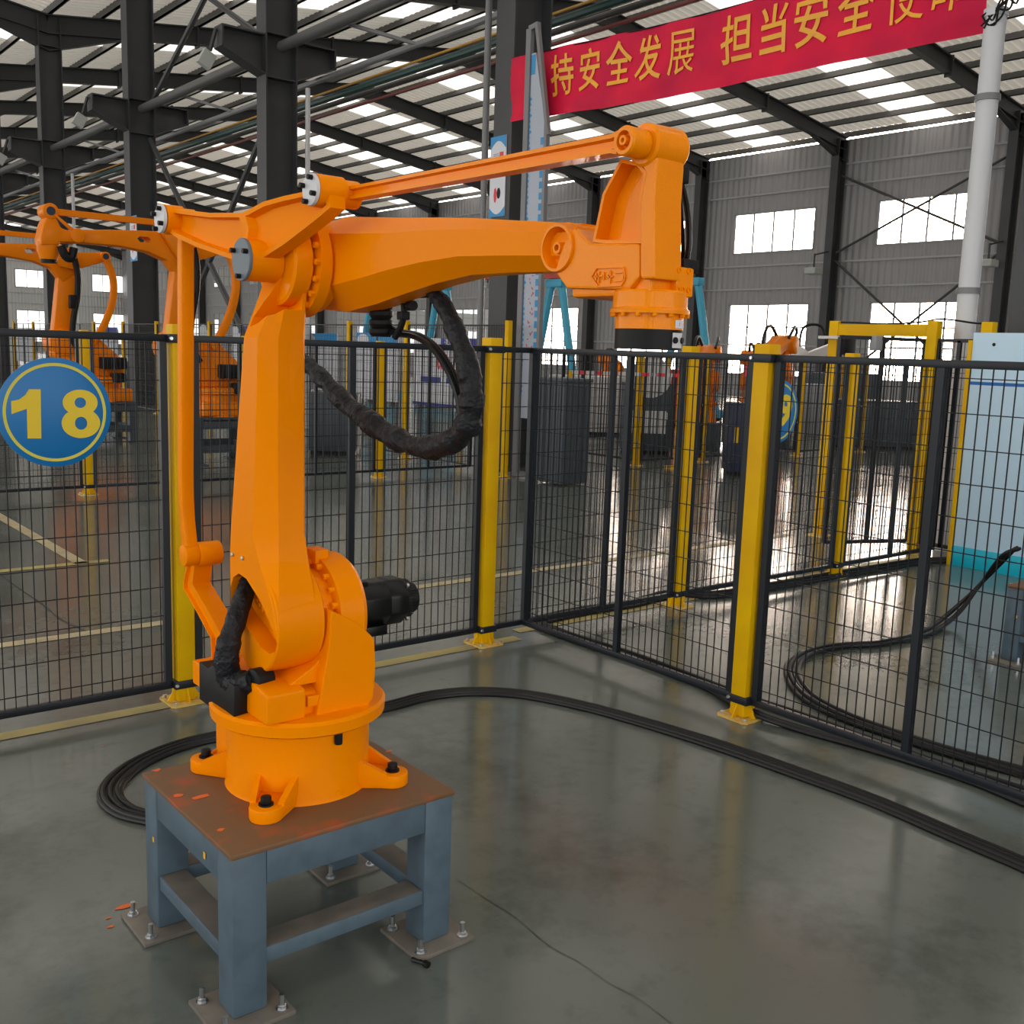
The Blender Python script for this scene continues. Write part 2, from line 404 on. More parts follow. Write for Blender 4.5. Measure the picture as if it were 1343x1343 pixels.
def window(place, u0, u1, z0, z1, rows, fine=True):
    NWIN[0] += 1; mb = MB()
    def bar(ua, za, ub, zb, t): mb.obox(place(ua, za, -.03), place(ub, zb, -.03), t, t)
    for z in (z0, z1): bar(u0, z, u1, z, .09)
    for u in (u0, u1): bar(u, z0, u, z1, .09)
    for i in range(1, 4): u = u0+(u1-u0)*i/4; bar(u, z0, u, z1, .06)
    for j in range(1, rows): z = z0+(z1-z0)*(.68 if rows == 2 else j/rows); bar(u0, z, u1, z, .06)
    wo = obj('window_%d' % NWIN[0], mb, 'winframe', kind='structure', flat=True)
    zs = [z0, z0+(z1-z0)*.68, z1] if rows == 2 else [z0, z1]
    for i in range(4):
        for j in range(rows):
            ua, ub = u0+(u1-u0)*i/4, u0+(u1-u0)*(i+1)/4; q = MB()
            q.add([place(ua, zs[j], -.03), place(ub, zs[j], -.03), place(ub, zs[j+1], -.03), place(ua, zs[j+1], -.03)], [(0, 1, 2, 3)])
            obj('pane', q, 'glass', wo, flat=True)
bays_r = [(bay(k)+1.15, bay(k)+5.35) for k in range(-1, NB)]
pr = lambda u, z, d: Vector((XW-d, u, z))
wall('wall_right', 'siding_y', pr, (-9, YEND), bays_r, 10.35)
for (a, b) in bays_r:
    for z0, z1, r in WZ: window(pr, a, b, z0, z1, r)
bays_b = [(-18+7.25*k+1.4, -18+7.25*k+5.6) for k in range(0, 8)]
pb = lambda u, z, d: Vector((u, YEND-d, z))
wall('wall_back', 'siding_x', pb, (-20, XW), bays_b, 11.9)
for (a, b) in bays_b:
    for z0, z1, r in WZ: window(pb, a, b, z0, z1, r)

# near end of the hall, behind the camera
pf_ = lambda u, z, d: Vector((u, -9+d, z))
# unseen door-wide gap, added to let fill light onto the robot's front
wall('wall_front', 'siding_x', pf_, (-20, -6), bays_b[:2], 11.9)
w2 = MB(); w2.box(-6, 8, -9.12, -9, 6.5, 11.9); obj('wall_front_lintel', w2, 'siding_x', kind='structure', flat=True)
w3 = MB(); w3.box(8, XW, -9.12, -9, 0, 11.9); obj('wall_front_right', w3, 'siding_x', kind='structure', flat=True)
# wall columns
def wallcolumn(y):
    t = MB()
    for x0, x1 in ((XW-.62, XW-.59), (XW-.13, XW-.1)): t.box(x0, x1, y-.17, y+.17, 0, 10.3)
    t.box(XW-.6, XW-.12, y-.015, y+.015, 0, 10.3)
    return t
for k in range(0, NB):
    o = obj('wall_column', wallcolumn(bay(k)), 'column', label='dark steel H column standing against the window wall', cat='column', group='steel columns along the window wall', flat=True)
    if 2 <= k <= 6:
        l = MB(); y = bay(k); l.obox((XW-.61, y, 5.95), (XW-1.5, y, 5.75), .05, .05)
        lo = obj('flood_lamp', l, 'beam', label='white flood lamp on a bracket of a wall column', cat='lamp', group='flood lamps on the wall columns', flat=True)
        h = MB(); h.box(XW-1.75, XW-1.2, y-.25, y+.25, 5.0, 5.25, .03); obj('lamp_head', h, 'lampface', lo, flat=True)
        r = MB(); r.obox((XW-1.48, y, 5.2), (XW-1.48, y, 5.8), .05, .05); obj('drop_rod', r, 'beam', lo, flat=True)
def brace(p0, p1, r=.05, mt='column'):
    b = MB(); b.cyl(p0, p1, r, seg=8); return b
for i, (y0, y1, z0, z1) in enumerate(((bay(2), bay(3), 5.9, 8.9), (bay(2), bay(3), .4, 5.6))):
    t = thing('cross_brace', ['upper', 'lower'][i]+' pair of crossed rods on the window wall between two steel columns', 'brace', (XW-.35, y0, z0))
    for a, b in ((z0, z1), (z1, z0)):
        obj('brace_rod', brace((XW-.35, y0+.18, a), (XW-.35, y1-.18, b)), 'column', t)

# main row of columns under the roof valley
XC = 9.0
def rowcolumn(k):
    y = bay(k); desc = {0: 'dark grey steel H column carrying the white downpipe beside the red banner', 1: 'dark grey steel H column with a poster and the end of the red banner'}
    t = thing('steel_column', desc.get(k, 'tall dark steel H column with brackets on both sides under the roof valley'), 'column', (XC, y, 0), None if k in desc else 'steel columns under the roof valley')
    m = MB()
    for x0, x1 in ((XC-.31, XC-.285), (XC+.285, XC+.31)): m.box(x0, x1, y-.19, y+.19, 0, 10.4)
    m.box(XC-.29, XC+.29, y-.012, y+.012, 0, 10.4); m.box(XC-.4, XC+.4, y-.28, y+.28, 0, .03)
    for z in (6.3, 7.05, 9.6): m.box(XC-.29, XC+.29, y-.18, y+.18, z, z+.025)
    obj('shaft', m, 'column', t, flat=True)
    for s in (-1, 1):
        c = MB(); x0 = XC+s*.31; x1 = XC+s*1.12
        c.prism([(x0, 7.0), (x1, 7.0), (x1, 6.68), (x0, 6.35)], y-.015, y+.015, 'y')
        c.obox((x0, y, 7.01), (x1, y, 7.01), .34, .03); c.obox((x0, y, 6.35), (x1, y, 6.68), .34, .03); c.box(min(x1, x1-s*.03), max(x1, x1-s*.03), y-.17, y+.17, 6.67, 7.0)
        obj('crane_bracket', c, 'column', t, flat=True, fix=True)
    return t
for k in range(0, 11): rowcolumn(k)
for i, (k0, k1, z0, z1) in enumerate(((2, 3, .3, 6.2), (2, 3, 6.9, 10.3))):
    t = thing('cross_brace', ['lower', 'upper'][i]+' pair of crossed dark rods between two valley columns', 'brace', (XC, bay(k0), z0))
    for a, b in ((z0, z1), (z1, z0)): obj('brace_rod', brace((XC+.17, bay(k0)+.2, a), (XC+.17, bay(k1)-.2, b), .06), 'column', t)
for k in range(-1, 10):
    t = MB(); t.cyl((XC, bay(k)+.195, 6.85), (XC, bay(k+1)-.195, 6.85), .1, seg=14); obj('tie_pipe', t, 'pipe_dark', label='thick dark tie pipe running from column to column', cat='pipe', group='tie pipes between the valley columns')
# service lines beside the row
def line(name, px0, px1, X, r, m, label, cat='pipe'):
    a = P(*px0, X=X); b = P(*px1, X=X); d = (b-a)/(b.y-a.y); p0 = a+d*(-4-a.y); p1 = a+d*(bay(9)-a.y); z = (a.z+b.z)/2
    mb = MB(); mb.cyl((X, -4, z), (X, bay(9), z), r, seg=10); return obj(name, mb, m, label=label, cat=cat), z
lo, zg = line('conduit_pipe', (645, 27), (392, 112), 9.9, .055, 'pipe_grey', 'pale grey pipe running below the tie pipe')
for k in range(-1, 9):
    s = MB(); y = bay(k)+4.75; s.obox((XC+.14, y, 6.82), (9.9, y-.9, zg), .09, .05); obj('hanger', s, 'pipe_grey', lo, flat=True)
line('cable_tray', (642, 60), (415, 133), 10.0, .06, 'pipe_green', 'dark green cable tray hung along the column row', 'cable tray')
line('conduit_pipe', (642, 72), (412, 143), 10.4, .05, 'pipe_dark', 'thin dark pipe under the green cable tray')
line('sprinkler_pipe', (640, 88), (403, 156), 10.0, .025, 'pipe_red', 'thin red sprinkler pipe along the column row')
line('gas_pipe', (646, 46), (420, 124), 10.2, .02, 'pipe_yellow', 'thin yellow gas pipe between grey pipe and green tray')
for k in (2, 3, 4):    # lamps on the brackets
    y = bay(k); x = XC-1.16
    t = thing('flood_lamp', 'small flood lamp hanging from the bracket of a valley column', 'lamp', (x, y, 6.4), 'flood lamps on the valley column brackets')
    b = MB(); b.obox((x, y, 6.95), (x-.15, y-.1, 6.55), .05, .05); obj('arm', b, 'beam', t, flat=True)
    b = MB(); b.box(-.12, .12, -.06, .06, -.22, .06, .01); b.v = [tuple(Matrix.Rotation(.5, 3, 'Y') @ Vector(v)+Vector((x-.2, y-.15, 6.45))) for v in b.v]; obj('lamp_head', b, 'lampface', t, flat=True)
# downpipes
t = thing('downpipe', 'thick white downpipe strapped to the column beside the red banner', 'pipe', (8.6, 4.32, 0))
b = MB(); b.cyl((8.58, 4.5, 0), (8.58, 4.5, 4.42), .085, seg=20); b.lathe((8.58, 4.5, 4.4), (0, 0, 1), [(0, .095), (.06, .095)], 20); obj('pipe', b, 'capwhite', t)
for z in (2.2, 3.75):
    b = MB(); b.lathe((8.58, 4.5, z), (0, 0, 1), [(0, .1), (.05, .1)], 20); obj('strap', b, 'pipe_grey', t)
for k in (1, 2, 4):
    b = MB(); y = bay(k)+(.34 if k == 1 else -.32); x = XC+(-.33 if k == 1 else .45); b.cyl((x, y, 0), (x, y, 6.2 if k > 1 else 9.9), .045, seg=12)
    obj('downpipe', b, 'capwhite' if k > 1 else 'pipe_grey', label=['', 'grey downpipe on the column carrying the banner end', 'pale downpipe on a column behind the near robot', '', 'pale downpipe behind the far robot head'][k], cat='pipe')
# loose wires on top of the right column
b = MB()
for i in range(6):
    q = [P(1290+random.uniform(-4, 8)+j*9, 30-j*9+random.uniform(-12, 14), X=8.5) for j in range(6)]; b.tube(q, .008, 6, 4)
obj('loose_wires', b, 'black', label='tangle of loose black wires at the top of the white downpipe', cat='wires', kind='stuff')

# painted floor lines
def strip(p0, p1, wd, m, n):
    p0 = Vector((*p0, .003)); p1 = Vector((*p1, .003)); d = (p1-p0).normalized(); a = Vector((-d.y, d.x, 0))*wd/2; mb = MB()
    mb.add([p0-a, p1-a, p1+a, p0+a], [(0, 1, 2, 3)]); obj('trim_%d' % n, mb, m, kind='structure', flat=True)
strip((-3, 4.335), (3.62, 4.335), .085, 'linepaint', 1)
strip((-3, 5.67), (8, 5.67), .09, 'linepale', 2)
strip((3.7, 4.45), (8.1, 4.45), .08, 'linepaint', 3)
strip((2.2, 7.5), (2.2, 10.6), .09, 'linepale', 4)
strip((-3, 7.52), (2.4, 7.52), .09, 'linepaint', 5)
# a hairline crack in the slab
b = MB(); pts = [P(x, y, Z=.002) for x, y in ((597, 1152), (640, 1180), (676, 1203), (720, 1240), (760, 1262), (800, 1290), (838, 1310), (880, 1342))]; pts = smooth(pts, 4)
for p, q in zip(pts, pts[1:]):
    d = (q-p).normalized(); a = Vector((-d.y, d.x, 0))*.0011*random.uniform(.5, 1.4); b.add([p-a, q-a, q+a, p+a], [(0, 1, 2, 3)])
obj('crack', b, 'crack', floor, flat=True)
b = MB(); pts = [P(x, y, Z=.002) for x, y in ((0, 752), (20, 768), (45, 785), (55, 792), (80, 812), (110, 826), (135, 842))]; pts = smooth(pts, 4)
for p, q in zip(pts, pts[1:]):
    d = (q-p).normalized(); a = Vector((-d.y, d.x, 0))*.006*random.uniform(.4, 1.5); b.add([p-a, q-a, q+a, p+a], [(0, 1, 2, 3)])
obj('crack', b, 'crack', floor, flat=True)
# ------------------------------------------------------------------ robot stand
def hexbolt(mb, p, r, h, d=(0, 0, 1), seg=6): mb.lathe(p, d, [(0, r), (h*.85, r), (h, r*.8)], seg)
ZT = .43
TX0, TX1, TY0, TY1 = .932, 1.56, 2.115, 2.685
st = thing('robot_stand', 'blue-grey steel stand with rusty top plate bolted to the floor under the near orange robot', 'stand', ((TX0+TX1)/2, (TY0+TY1)/2, 0))
m = MB(); m.box(TX0-.004, TX1+.004, TY0-.004, TY1+.004, ZT-.014, ZT, .003); top = obj('top_plate', m, 'rust', st, label='rusty brown top plate with orange paint scuffs')
m = MB()
for px, py, a, b in ((262, 1045, .012, .03), (234, 1043, .01, .014), (205, 1010, .01, .012), (290, 1088, .008, .01), (510, 985, .008, .012)):
    c_ = P(px, py, Z=ZT+.001); n = 9; m.add([c_]+[c_+Vector((math.cos(2*PI*i/n)*b*random.uniform(.6, 1.2), math.sin(2*PI*i/n)*a*random.uniform(.6, 1.2), 0)) for i in range(n)], [(0, i+1, (i+1) % n+1) for i in range(n)])
obj('paint_scuff', m, 'scuff', top, flat=True)
LEG = .088
for lx in (TX0, TX1-LEG):
    for ly in (TY0, TY1-LEG):
        m = MB(); m.box(lx, lx+LEG, ly, ly+LEG, .012, ZT-.014, .006); leg = obj('leg', m, 'slate', st)
        ox = -.055 if lx == TX0 else -.02; m = MB(); fx0 = lx-.055 if lx == TX0 else lx-.05; fx1 = lx+LEG+.05; fy0 = ly-.05; fy1 = ly+LEG+.05
        m.box(fx0, fx1, fy0, fy1, 0, .012, .002); fp = obj('foot_plate', m, 'dust_steel', leg)
        for bx, by in ((fx0+.025, fy0+.025), (fx0+.025, fy1-.025), (fx1-.025, fy0+.025), (fx1-.025, fy1-.025)):
            m = MB(); hexbolt(m, (bx, by, .012), .011, .011); m.cyl((bx, by, .02), (bx, by, .05), .0065, seg=10); m.cyl((bx, by, .0115), (bx, by, .0145), .015, seg=14)
            obj('anchor_bolt', m, 'steel', st)
AP = .085
for nm, a in (('apron', (TX0+LEG, TX1-LEG, TY0+.002, TY0+.05)), ('apron', (TX0+LEG, TX1-LEG, TY1-.05, TY1-.002)), ('apron', (TX0+.002, TX0+.05, TY0+LEG, TY1-LEG)), ('apron', (TX1-.05, TX1-.002, TY0+LEG, TY1-LEG))):
    m = MB(); m.box(*a, ZT-.014-AP, ZT-.014, .002); obj(nm, m, 'slate', st)
for a in ((TX0+LEG, TX1-LEG, TY0+.006, TY0+.08), (TX0+LEG, TX1-LEG, TY1-.08, TY1-.006), (TX0+.006, TX0+.08, TY0+LEG, TY1-LEG), (TX1-.08, TX1-.006, TY0+LEG, TY1-LEG)):
    m = MB(); m.box(*a, .125, .165, .002); r = obj('stretcher', m, 'slate', st)
    m = MB(); m.box(a[0]+.003, a[1]-.003, a[2]+.003, a[3]-.003, .1652, .1656); obj('dust', m, 'dust_steel', r, flat=True)
# paint chips on the stand and floor
m = MB()
for px, py, s in ((268, 1122, .006), (201, 1101, .005)):
    c_ = P(px, py, X=TX0-.0006); m.box(c_.x-.0005, c_.x+.0005, c_.y-s, c_.y+s, c_.z-s*1.4, c_.z+s*1.4)
obj('paint_chip', m, 'scuff_yellow', st, flat=True)
m = MB()
for px, py, a, b in ((165, 1188, .03, .012), (145, 1215, .014, .006), (142, 1204, .01, .004), (240, 1222, .008, .004), (135, 978, .004, .003)):
    c_ = P(px, py, Z=.002); n = 9; m.add([c_]+[c_+Vector((math.cos(2*PI*i/n)*a*random.uniform(.5, 1.2), math.sin(2*PI*i/n)*b*random.uniform(.5, 1.2), 0)) for i in range(n)], [(0, i+1, (i+1) % n+1) for i in range(n)])
obj('paint_spill', m, 'scuff', floor, flat=True)
tcl = thing('cable_offcut', 'short black offcut of cable lying by the foot plate of the stand', 'cable piece', P(552, 1262, Z=0))
m = MB(); q = [P(x, y, Z=.008) for x, y in ((540, 1258), (550, 1261), (560, 1264))]; m.tube(q, .006, 8, 3); obj('core', m, 'cable', tcl)
m = MB(); q = [P(x, y, Z=.008) for x, y in ((557, 1263), (562, 1266))]; m.tube(q, .009, 8, 3); obj('tip', m, 'black', tcl)

# ------------------------------------------------------------------ the near robot
RB = thing('palletizing_robot', 'large orange palletizing robot on the rusty topped stand, arm over the fence line', 'robot', (1.265, 2.43, ZT))
CX, CY = 1.265, 2.43
SH = (2.40, .90); EL = (2.40, 1.796); TR = (2.74, 1.909); TF = (2.195, 1.948); LP_ = (2.74, 1.01); WR = (1.479, 1.791); HT = (1.270, 1.948)
# base
m = MB(); m.lathe((CX, CY, ZT), (0, 0, 1), [(0, .195), (.012, .19), (.186, .19), (.19, .186)], 56)
m.prism([(1.105, 2.47), (1.105, 2.60), (1.12, 2.64), (1.16, 2.66), (1.37, 2.66), (1.41, 2.64), (1.425, 2.6), (1.425, 2.47)], ZT, ZT+.17, 'z', .015)
base = obj('base', m, 'orange', RB)
def lug(sx, sy):
    c_ = Vector((CX+sx*.185, CY+sy*.185)); d = Vector((sx, sy)).normalized(); n = Vector((-d.y, d.x)); r = .042; m = MB()
    pts = [c_-d*.14-n*.062, c_-d*.02-n*r] + [c_+(d*math.cos(a)+n*math.sin(a))*r for a in [(-PI/2+PI*i/10) for i in range(11)]] + [c_-d*.14+n*.062]
    m.prism([(p.x, p.y) for p in pts], ZT, ZT+.036, 'z', .005)
    for s in (-1, 1):
        a = c_-d*.115+n*s*.055; b = c_-d*.005+n*s*.036; q = n*.008
        m.add([(*(a-q), ZT+.03), (*(a+q), ZT+.03), (*(b+q), ZT+.03), (*(b-q), ZT+.03), (*(a-q), ZT+.1), (*(a+q), ZT+.1), (*(b+q), ZT+.04), (*(b-q), ZT+.04)],
              [(0, 3, 2, 1), (4, 5, 6, 7), (0, 1, 5, 4), (1, 2, 6, 5), (2, 3, 7, 6), (3, 0, 4, 7)])
    o = obj('lug', m, 'orange', base)
    m = MB(); m.cyl((c_.x, c_.y, ZT+.036), (c_.x, c_.y, ZT+.04), .019, seg=18); m.cyl((c_.x, c_.y, ZT+.04), (c_.x, c_.y, ZT+.058), .0135, seg=16, bev=.002)
    obj('base_bolt', m, 'black', base)
for sx in (-1, 1):
    for sy in (-1, 1): lug(sx, sy)
m = MB(); c_ = P(440, 1045, Y=2.255); m.prism([(c_.x-.018, ZT), (c_.x+.018, ZT), (c_.x+.018, ZT+.02), (c_.x, ZT+.036), (c_.x-.018, ZT+.02)], c_.y-.014, c_.y+.06, 'y', .002); m.cyl((c_.x, c_.y-.016, ZT+.017), (c_.x, c_.y, ZT+.017), .007, seg=12)
obj('earth_boss', m, 'orange', base)
# turning ring and turret
m = MB(); m.lathe((CX, CY, .622), (0, 0, 1), [(0, .222), (.006, .231), (.034, .233), (.042, .226), (.046, .19)], 64); ring = obj('ring', m, 'orange', RB)
m = MB(); c_ = P(444, 966, Y=2.232); m.cyl((c_.x, c_.y, .584), (c_.x, c_.y, .626), .0105, seg=16, bev=.003); obj('stop_pin', m, 'black', ring)
XB = 1.27
m = MB()
pf = lambda L, Y: [(P(x, y, Y=Y).x, P(x, y, Y=Y).z) for x, y in L]
A = pf([(434, 800), (469, 815), (492, 838), (494, 872), (491, 915), (478, 935), (414, 946), (420, 915), (431, 850)], 2.248)
m.prism(A, 2.248, 2.56, 'y', .008)
m.lathe((XB+.02, *SH), (1, 0, 0), [(0, .128), (.004, .147), (.07, .152), (.085, .14), (.087, .05)], 56)
m.prism([(2.27, .668), (2.60, .668), (2.56, .80), (2.52, .93), (2.30, .93), (2.275, .84)], XB+.03, XB+.1, 'x', .008)
# lower block under the arm hub, sloped shoulder
m.prism([(2.25, .664), (2.62, .664), (2.62, .73), (2.5, .76), (2.30, .752), (2.25, .742)], 1.085, 1.195, 'x', .01)
m.prism([(2.27, .664), (2.62, .664), (2.62, .73), (2.5, .755), (2.33, .742), (2.27, .72)], 1.18, 1.30, 'x', .01)
m.prism([(1.15, .742), (1.30, .742), (1.30, .86), (1.235, .79)], 2.28, 2.52, 'y', .006)
m.box(1.2, 1.262, 2.256, 2.28, .69, .718, .003)
m.box(1.062, 1.2, 2.55, 2.66, .668, .735, .006)
turret = obj('turret', m, 'orange', RB, wn=True)
m = MB()  # lug on top of the shoulder ring
m.box(XB+.012, XB+.052, SH[0]-.03, SH[0]+.03, SH[1]+.13, SH[1]+.168, .004); obj('lifting_lug', m, 'orange', turret)
m = MB(); m.lathe((XB-.022, *SH), (1, 0, 0), [(0, .118), (.045, .118)], 48); obj('bearing_ring', m, 'orange_cast', turret)
for i in range(20):
    a = 2*PI*i/20; m = MB(); hexbolt(m, (XB+.022, SH[0]+.133*math.cos(a), SH[1]+.133*math.sin(a)), .0085, .014, (-1, 0, 0)); obj('ring_bolt', m, 'orange', turret)
# dark cover plate on the left of the turret
m = MB(); pts = [yz(x, y, 1.05) for x, y in ((261, 868), (261.5, 917), (307, 951), (307.5, 900), (282, 881), (279, 872), (273, 877))]
m.prism(pts, 1.05, 1.09, 'x', .002); obj('cover_box', m, 'black', turret, label='black folded cover box')
# hose coupling
m = MB(); a = P(330, 893, X=1.09); b = P(347, 889, X=1.13); m.cyl(a, b+(b-a)*.3, .03, seg=20, bev=.004); obj('coupling', m, 'black', turret)
# motor
def motor(x0, x1, c, r, parent, nm='motor'):
    m = MB(); oc = lambda rr: [(c[0]+rr*math.cos(a), c[1]+rr*math.sin(a)) for a in [PI/8+PI/4*i for i in range(8)]]
    L = x1-x0; m.prism(oc(r), x0, x0+L*.62, 'x', .006); m.prism(oc(r*1.03), x0+L*.55, x0+L*.8, 'x', .008); m.lathe((x0+L*.8, *c), (1, 0, 0), [(0, r*.8), (L*.06, r*.8), (L*.065, r*.64), (L*.18, r*.64), (L*.2, r*.55)], 32)
    for i in range(40):
        a = 2*PI*i/40; m.box(x0+L*.83-.012, x0+L*.83+.02, c[0]+r*.78*math.cos(a)-.0015, c[0]+r*.78*math.cos(a)+.0015, c[1]+r*.78*math.sin(a)-.0015, c[1]+r*.78*math.sin(a)+.0015)
    m.box(x0+.0, x0+L*.3, c[0]-.05, c[0]+.03, c[1]+r*.85, c[1]+r*1.08, .004); m.box(x0+L*.2, x0+L*.55, c[0]-r*.75, c[0]+r*.2, c[1]-r*1.22, c[1]-r*.8, .004)
    o = obj(nm, m, 'black_gloss', parent)
    for a in (PI/4, 3*PI/4, 5*PI/4, 7*PI/4):
        q = MB(); hexbolt(q, (x0+L*.79, c[0]+r*.98*math.cos(a), c[1]+r*.98*math.sin(a)), .006, .008, (1, 0, 0)); obj('motor_screw', q, 'steel', o)
    return o
motor(1.352, 1.603, (2.392, .9), .068, turret)
# lower arm: eight sided box section that tapers upwards, hub below, fork above
X1, X2 = 1.118, 1.236
def sec(z, yb, yc, yf, xl, xc):
    return [(xl, yc, z), (xl, yb-.012, z), (xl+.012, yb, z), (X2-.01, yb, z), (X2, yb-.01, z), (X2, yf+.006, z), (X2-.006, yf, z), (xc, yf, z)]
m = MB(); m.loft([sec(.90, 2.539, 2.270, 2.261, X1, 1.127), sec(.95, 2.541, 2.283, 2.270, X1, 1.13), sec(1.0, 2.543, 2.315, 2.290, X1, 1.138), sec(1.05, 2.543, 2.355, 2.313, X1, 1.15), sec(1.12, 2.535, 2.395, 2.335, X1, 1.16), sec(1.35, 2.495, 2.375, 2.338, X1, 1.16), sec(1.612, 2.448, 2.36, 2.338, X1, 1.162), sec(1.70, 2.452, 2.35, 2.33, 1.155, 1.178), sec(1.76, 2.47, 2.335, 2.315, 1.185, 1.197)])
arm_top = m
cut = MB(); cut.prism([yz(x, y, 1.15) for x, y in ((338, 429), (346, 425), (357, 412), (367, 392), (371, 372), (372, 360), (352, 360), (347, 385), (338, 416))], 1.05, 1.222, 'x')
arm_top = booldiff(m, [cut])
hub = MB(); hub.lathe((X1+.003, *SH), (1, 0, 0), [(0, .135), (.004, .139), (.128, .14), (.132, .136)], 64)
tear = MB(); tear.prism([yz(x, y, X1) for x, y in ((303, 792), (302.5, 770), (306, 757), (313, 752), (323, 759), (341, 788), (354, 818), (361.5, 844), (359.5, 855), (352, 858), (341, 850), (327, 829), (312, 808))], 1.08, 1.192, 'x')
tear2 = MB(); tear2.add([(min(v[0], 1.174), v[1], v[2]) for v in tear.v], tear.f)
arm_top = booldiff(arm_top, [tear]); hub = booldiff(hub, [tear2])
m = MB(); m.add(arm_top.v, arm_top.f); m.add(hub.v, hub.f)
hc = [v for v in tear.v if v[0] < 1.1]; m.prism([(v[1], v[2]) for v in hc], 1.1705, 1.1735, 'x')
m.lathe((1.187, *EL), (1, 0, 0), [(0, .095), (.004, .104), (.045, .106), (.05, .1)], 48)
larm = obj('lower_arm', m, 'orange', RB, wn=True, sharp=22)
for px, py in ((306, 727), (319, 732)):
    q = MB(); c_ = P(px, py, X=X1); hexbolt(q, (X1, c_.y, c_.z), .006, .006, (-1, 0, 0)); obj('arm_screw', q, 'steel', larm)
for px, py in ((339, 788), (343, 794), (347, 799), (351, 838), (356, 843), (347, 843), (353, 849), (345, 848)):
    q = MB(); c_ = P(px, py, X=1.172); hexbolt(q, (1.175, c_.y, c_.z), .008, .012, (-1, 0, 0), 10); obj('hub_bolt', q, 'orange', larm)
for px, py in ((372, 340), (371, 361), (369, 379)):
    q = MB(); c_ = P(px, py, X=1.205); hexbolt(q, (1.207, c_.y, c_.z), .009, .016, (-1, 0, 0), 8); obj('hub_bolt', q, 'orange', larm)
# rocker: dog-leg triangle with sunk panels and three bosses
kx = lambda y: 1.03+(2.74-y)/(2.74-2.40)*.07 if y > 2.40 else 1.10+(2.40-y)/(2.40-2.195)*.075
def pw(L): # outline where every pixel takes the plane of its own place on the dog-leg
    out = []
    for x, y in L:
        X = 1.1
        for _ in range(12):
            p = P(x, y, X=X); X = X*.5+.5*(kx(p.y)+.012)
        out.append((p.y, p.z))
    return out
m = MB(); rel = lambda y: kx(y)
m.pocket(pw([(219, 272), (240, 275), (274, 279), (316, 279), (322, 300), (318, 330), (307, 341), (258, 324), (232, 312), (221, 304)]), .012, .05, .011, .022, rel)
m.pocket(pw([(316, 279), (324, 276), (345, 264.5), (372, 257), (400, 251), (432, 256), (433, 272), (418, 285), (399, 300), (372, 320.6), (345, 338), (322, 345), (318, 330), (322, 300)]), .012, .052, .011, .022, rel)
m.cyl((1.103, *EL), (1.185, *EL), .05, seg=40); m.cyl((1.035, *TR), (1.082, *TR), .038, seg=32); m.cyl((1.178, *TF), (1.248, *TF), .037, seg=32)
rock = obj('rocker', m, 'orange', RB, fix=True)
def cap(x, c, r, mt, nb, ph):
    m = MB(); m.lathe((x, *c), (1, 0, 0), [(-.006, r*.97), (-.004, r), (.002, r)], 36); o = obj('end_cap', m, mt, rock)
    for i in range(nb):
        a = ph+2*PI*i/nb; q = MB(); q.cyl((x-.006, c[0]+r*.78*math.cos(a), c[1]+r*.78*math.sin(a)), (x-.018, c[0]+r*.78*math.cos(a), c[1]+r*.78*math.sin(a)), .006, seg=8); obj('cap_screw', q, 'black', o)
cap(1.10, EL, .051, 'capgrey', 3, .6); cap(1.03, TR, .036, 'capwhite', 4, .5); cap(1.175, TF, .036, 'capwhite', 4, .4)
# rear rod and the cranked link behind it
m = MB(); cl = smooth([Vector(p+(0,)) for p in ((2.74, 1.906), (2.748, 1.7), (2.758, 1.45), (2.768, 1.22), (2.764, 1.12), (2.752, 1.06), (2.74, 1.01))], 4); L = []; R_ = []
for i, p in enumerate(cl):
    t = (cl[min(i+1, len(cl)-1)]-cl[max(i-1, 0)]).normalized(); n = Vector((-t.y, t.x, 0)); h = .017; L.append((p+n*h)[:2]); R_.append((p-n*h)[:2])
m.prism(L+R_[::-1], 1.077, 1.113, 'x', .005); m.cyl((1.072, *LP_), (1.112, *LP_), .03, seg=28, bev=.003); m.cyl((1.08, *TR), (1.115, *TR), .033, seg=28)
rod = obj('rear_rod', m, 'orange', RB)
m = MB(); m.pocket([yz(x, y, 1.118) for x, y in ((248, 738), (243, 760), (243, 772), (262, 805), (279, 837), (280, 870), (291, 870), (294, 835), (275, 800), (255, 766), (258, 738))], 1.112, 1.165, .005, .01)
m.cyl((1.112, *LP_), (1.178, *LP_), .034, seg=32, bev=.003); link = obj('cranked_link', m, 'orange', RB, fix=True)
q = MB(); q.cyl((1.178, *LP_), (1.188, *LP_), .007, seg=10); obj('grease_nipple', q, 'black', link)
# forearm: chamfered box section lofted along the arm
m = MB()
def fsec(y, z0, z1, x0, x1, c_=.3):
    h = z1-z0; a = h*c_; b = (x1-x0)*.3
    return [(x0, y, z0+a), (x0, y, z1-a*.75), (x0+b, y, z1), (x1-b, y, z1), (x1, y, z1-a*.75), (x1, y, z0+a), (x1-b, y, z0), (x0+b, y, z0)]
m.loft([fsec(2.49, 1.72, 1.88, 1.30, 1.42), fsec(2.44, 1.69, 1.905, 1.285, 1.44), fsec(2.30, 1.682, 1.912, 1.278, 1.45, .26), fsec(2.17, 1.70, 1.902, 1.285, 1.45, .28), fsec(2.05, 1.722, 1.892, 1.292, 1.445), fsec(1.93, 1.742, 1.884, 1.298, 1.44), fsec(1.80, 1.756, 1.873, 1.302, 1.43), fsec(1.66, 1.756, 1.858, 1.306, 1.42), fsec(1.50, 1.752, 1.842, 1.312, 1.41), fsec(1.46, 1.755, 1.838, 1.315, 1.405)])
m.lathe((1.242, *EL), (1, 0, 0), [(0, .1), (.002, .127), (.03, .13), (.034, .12), (.06, .115)], 60)
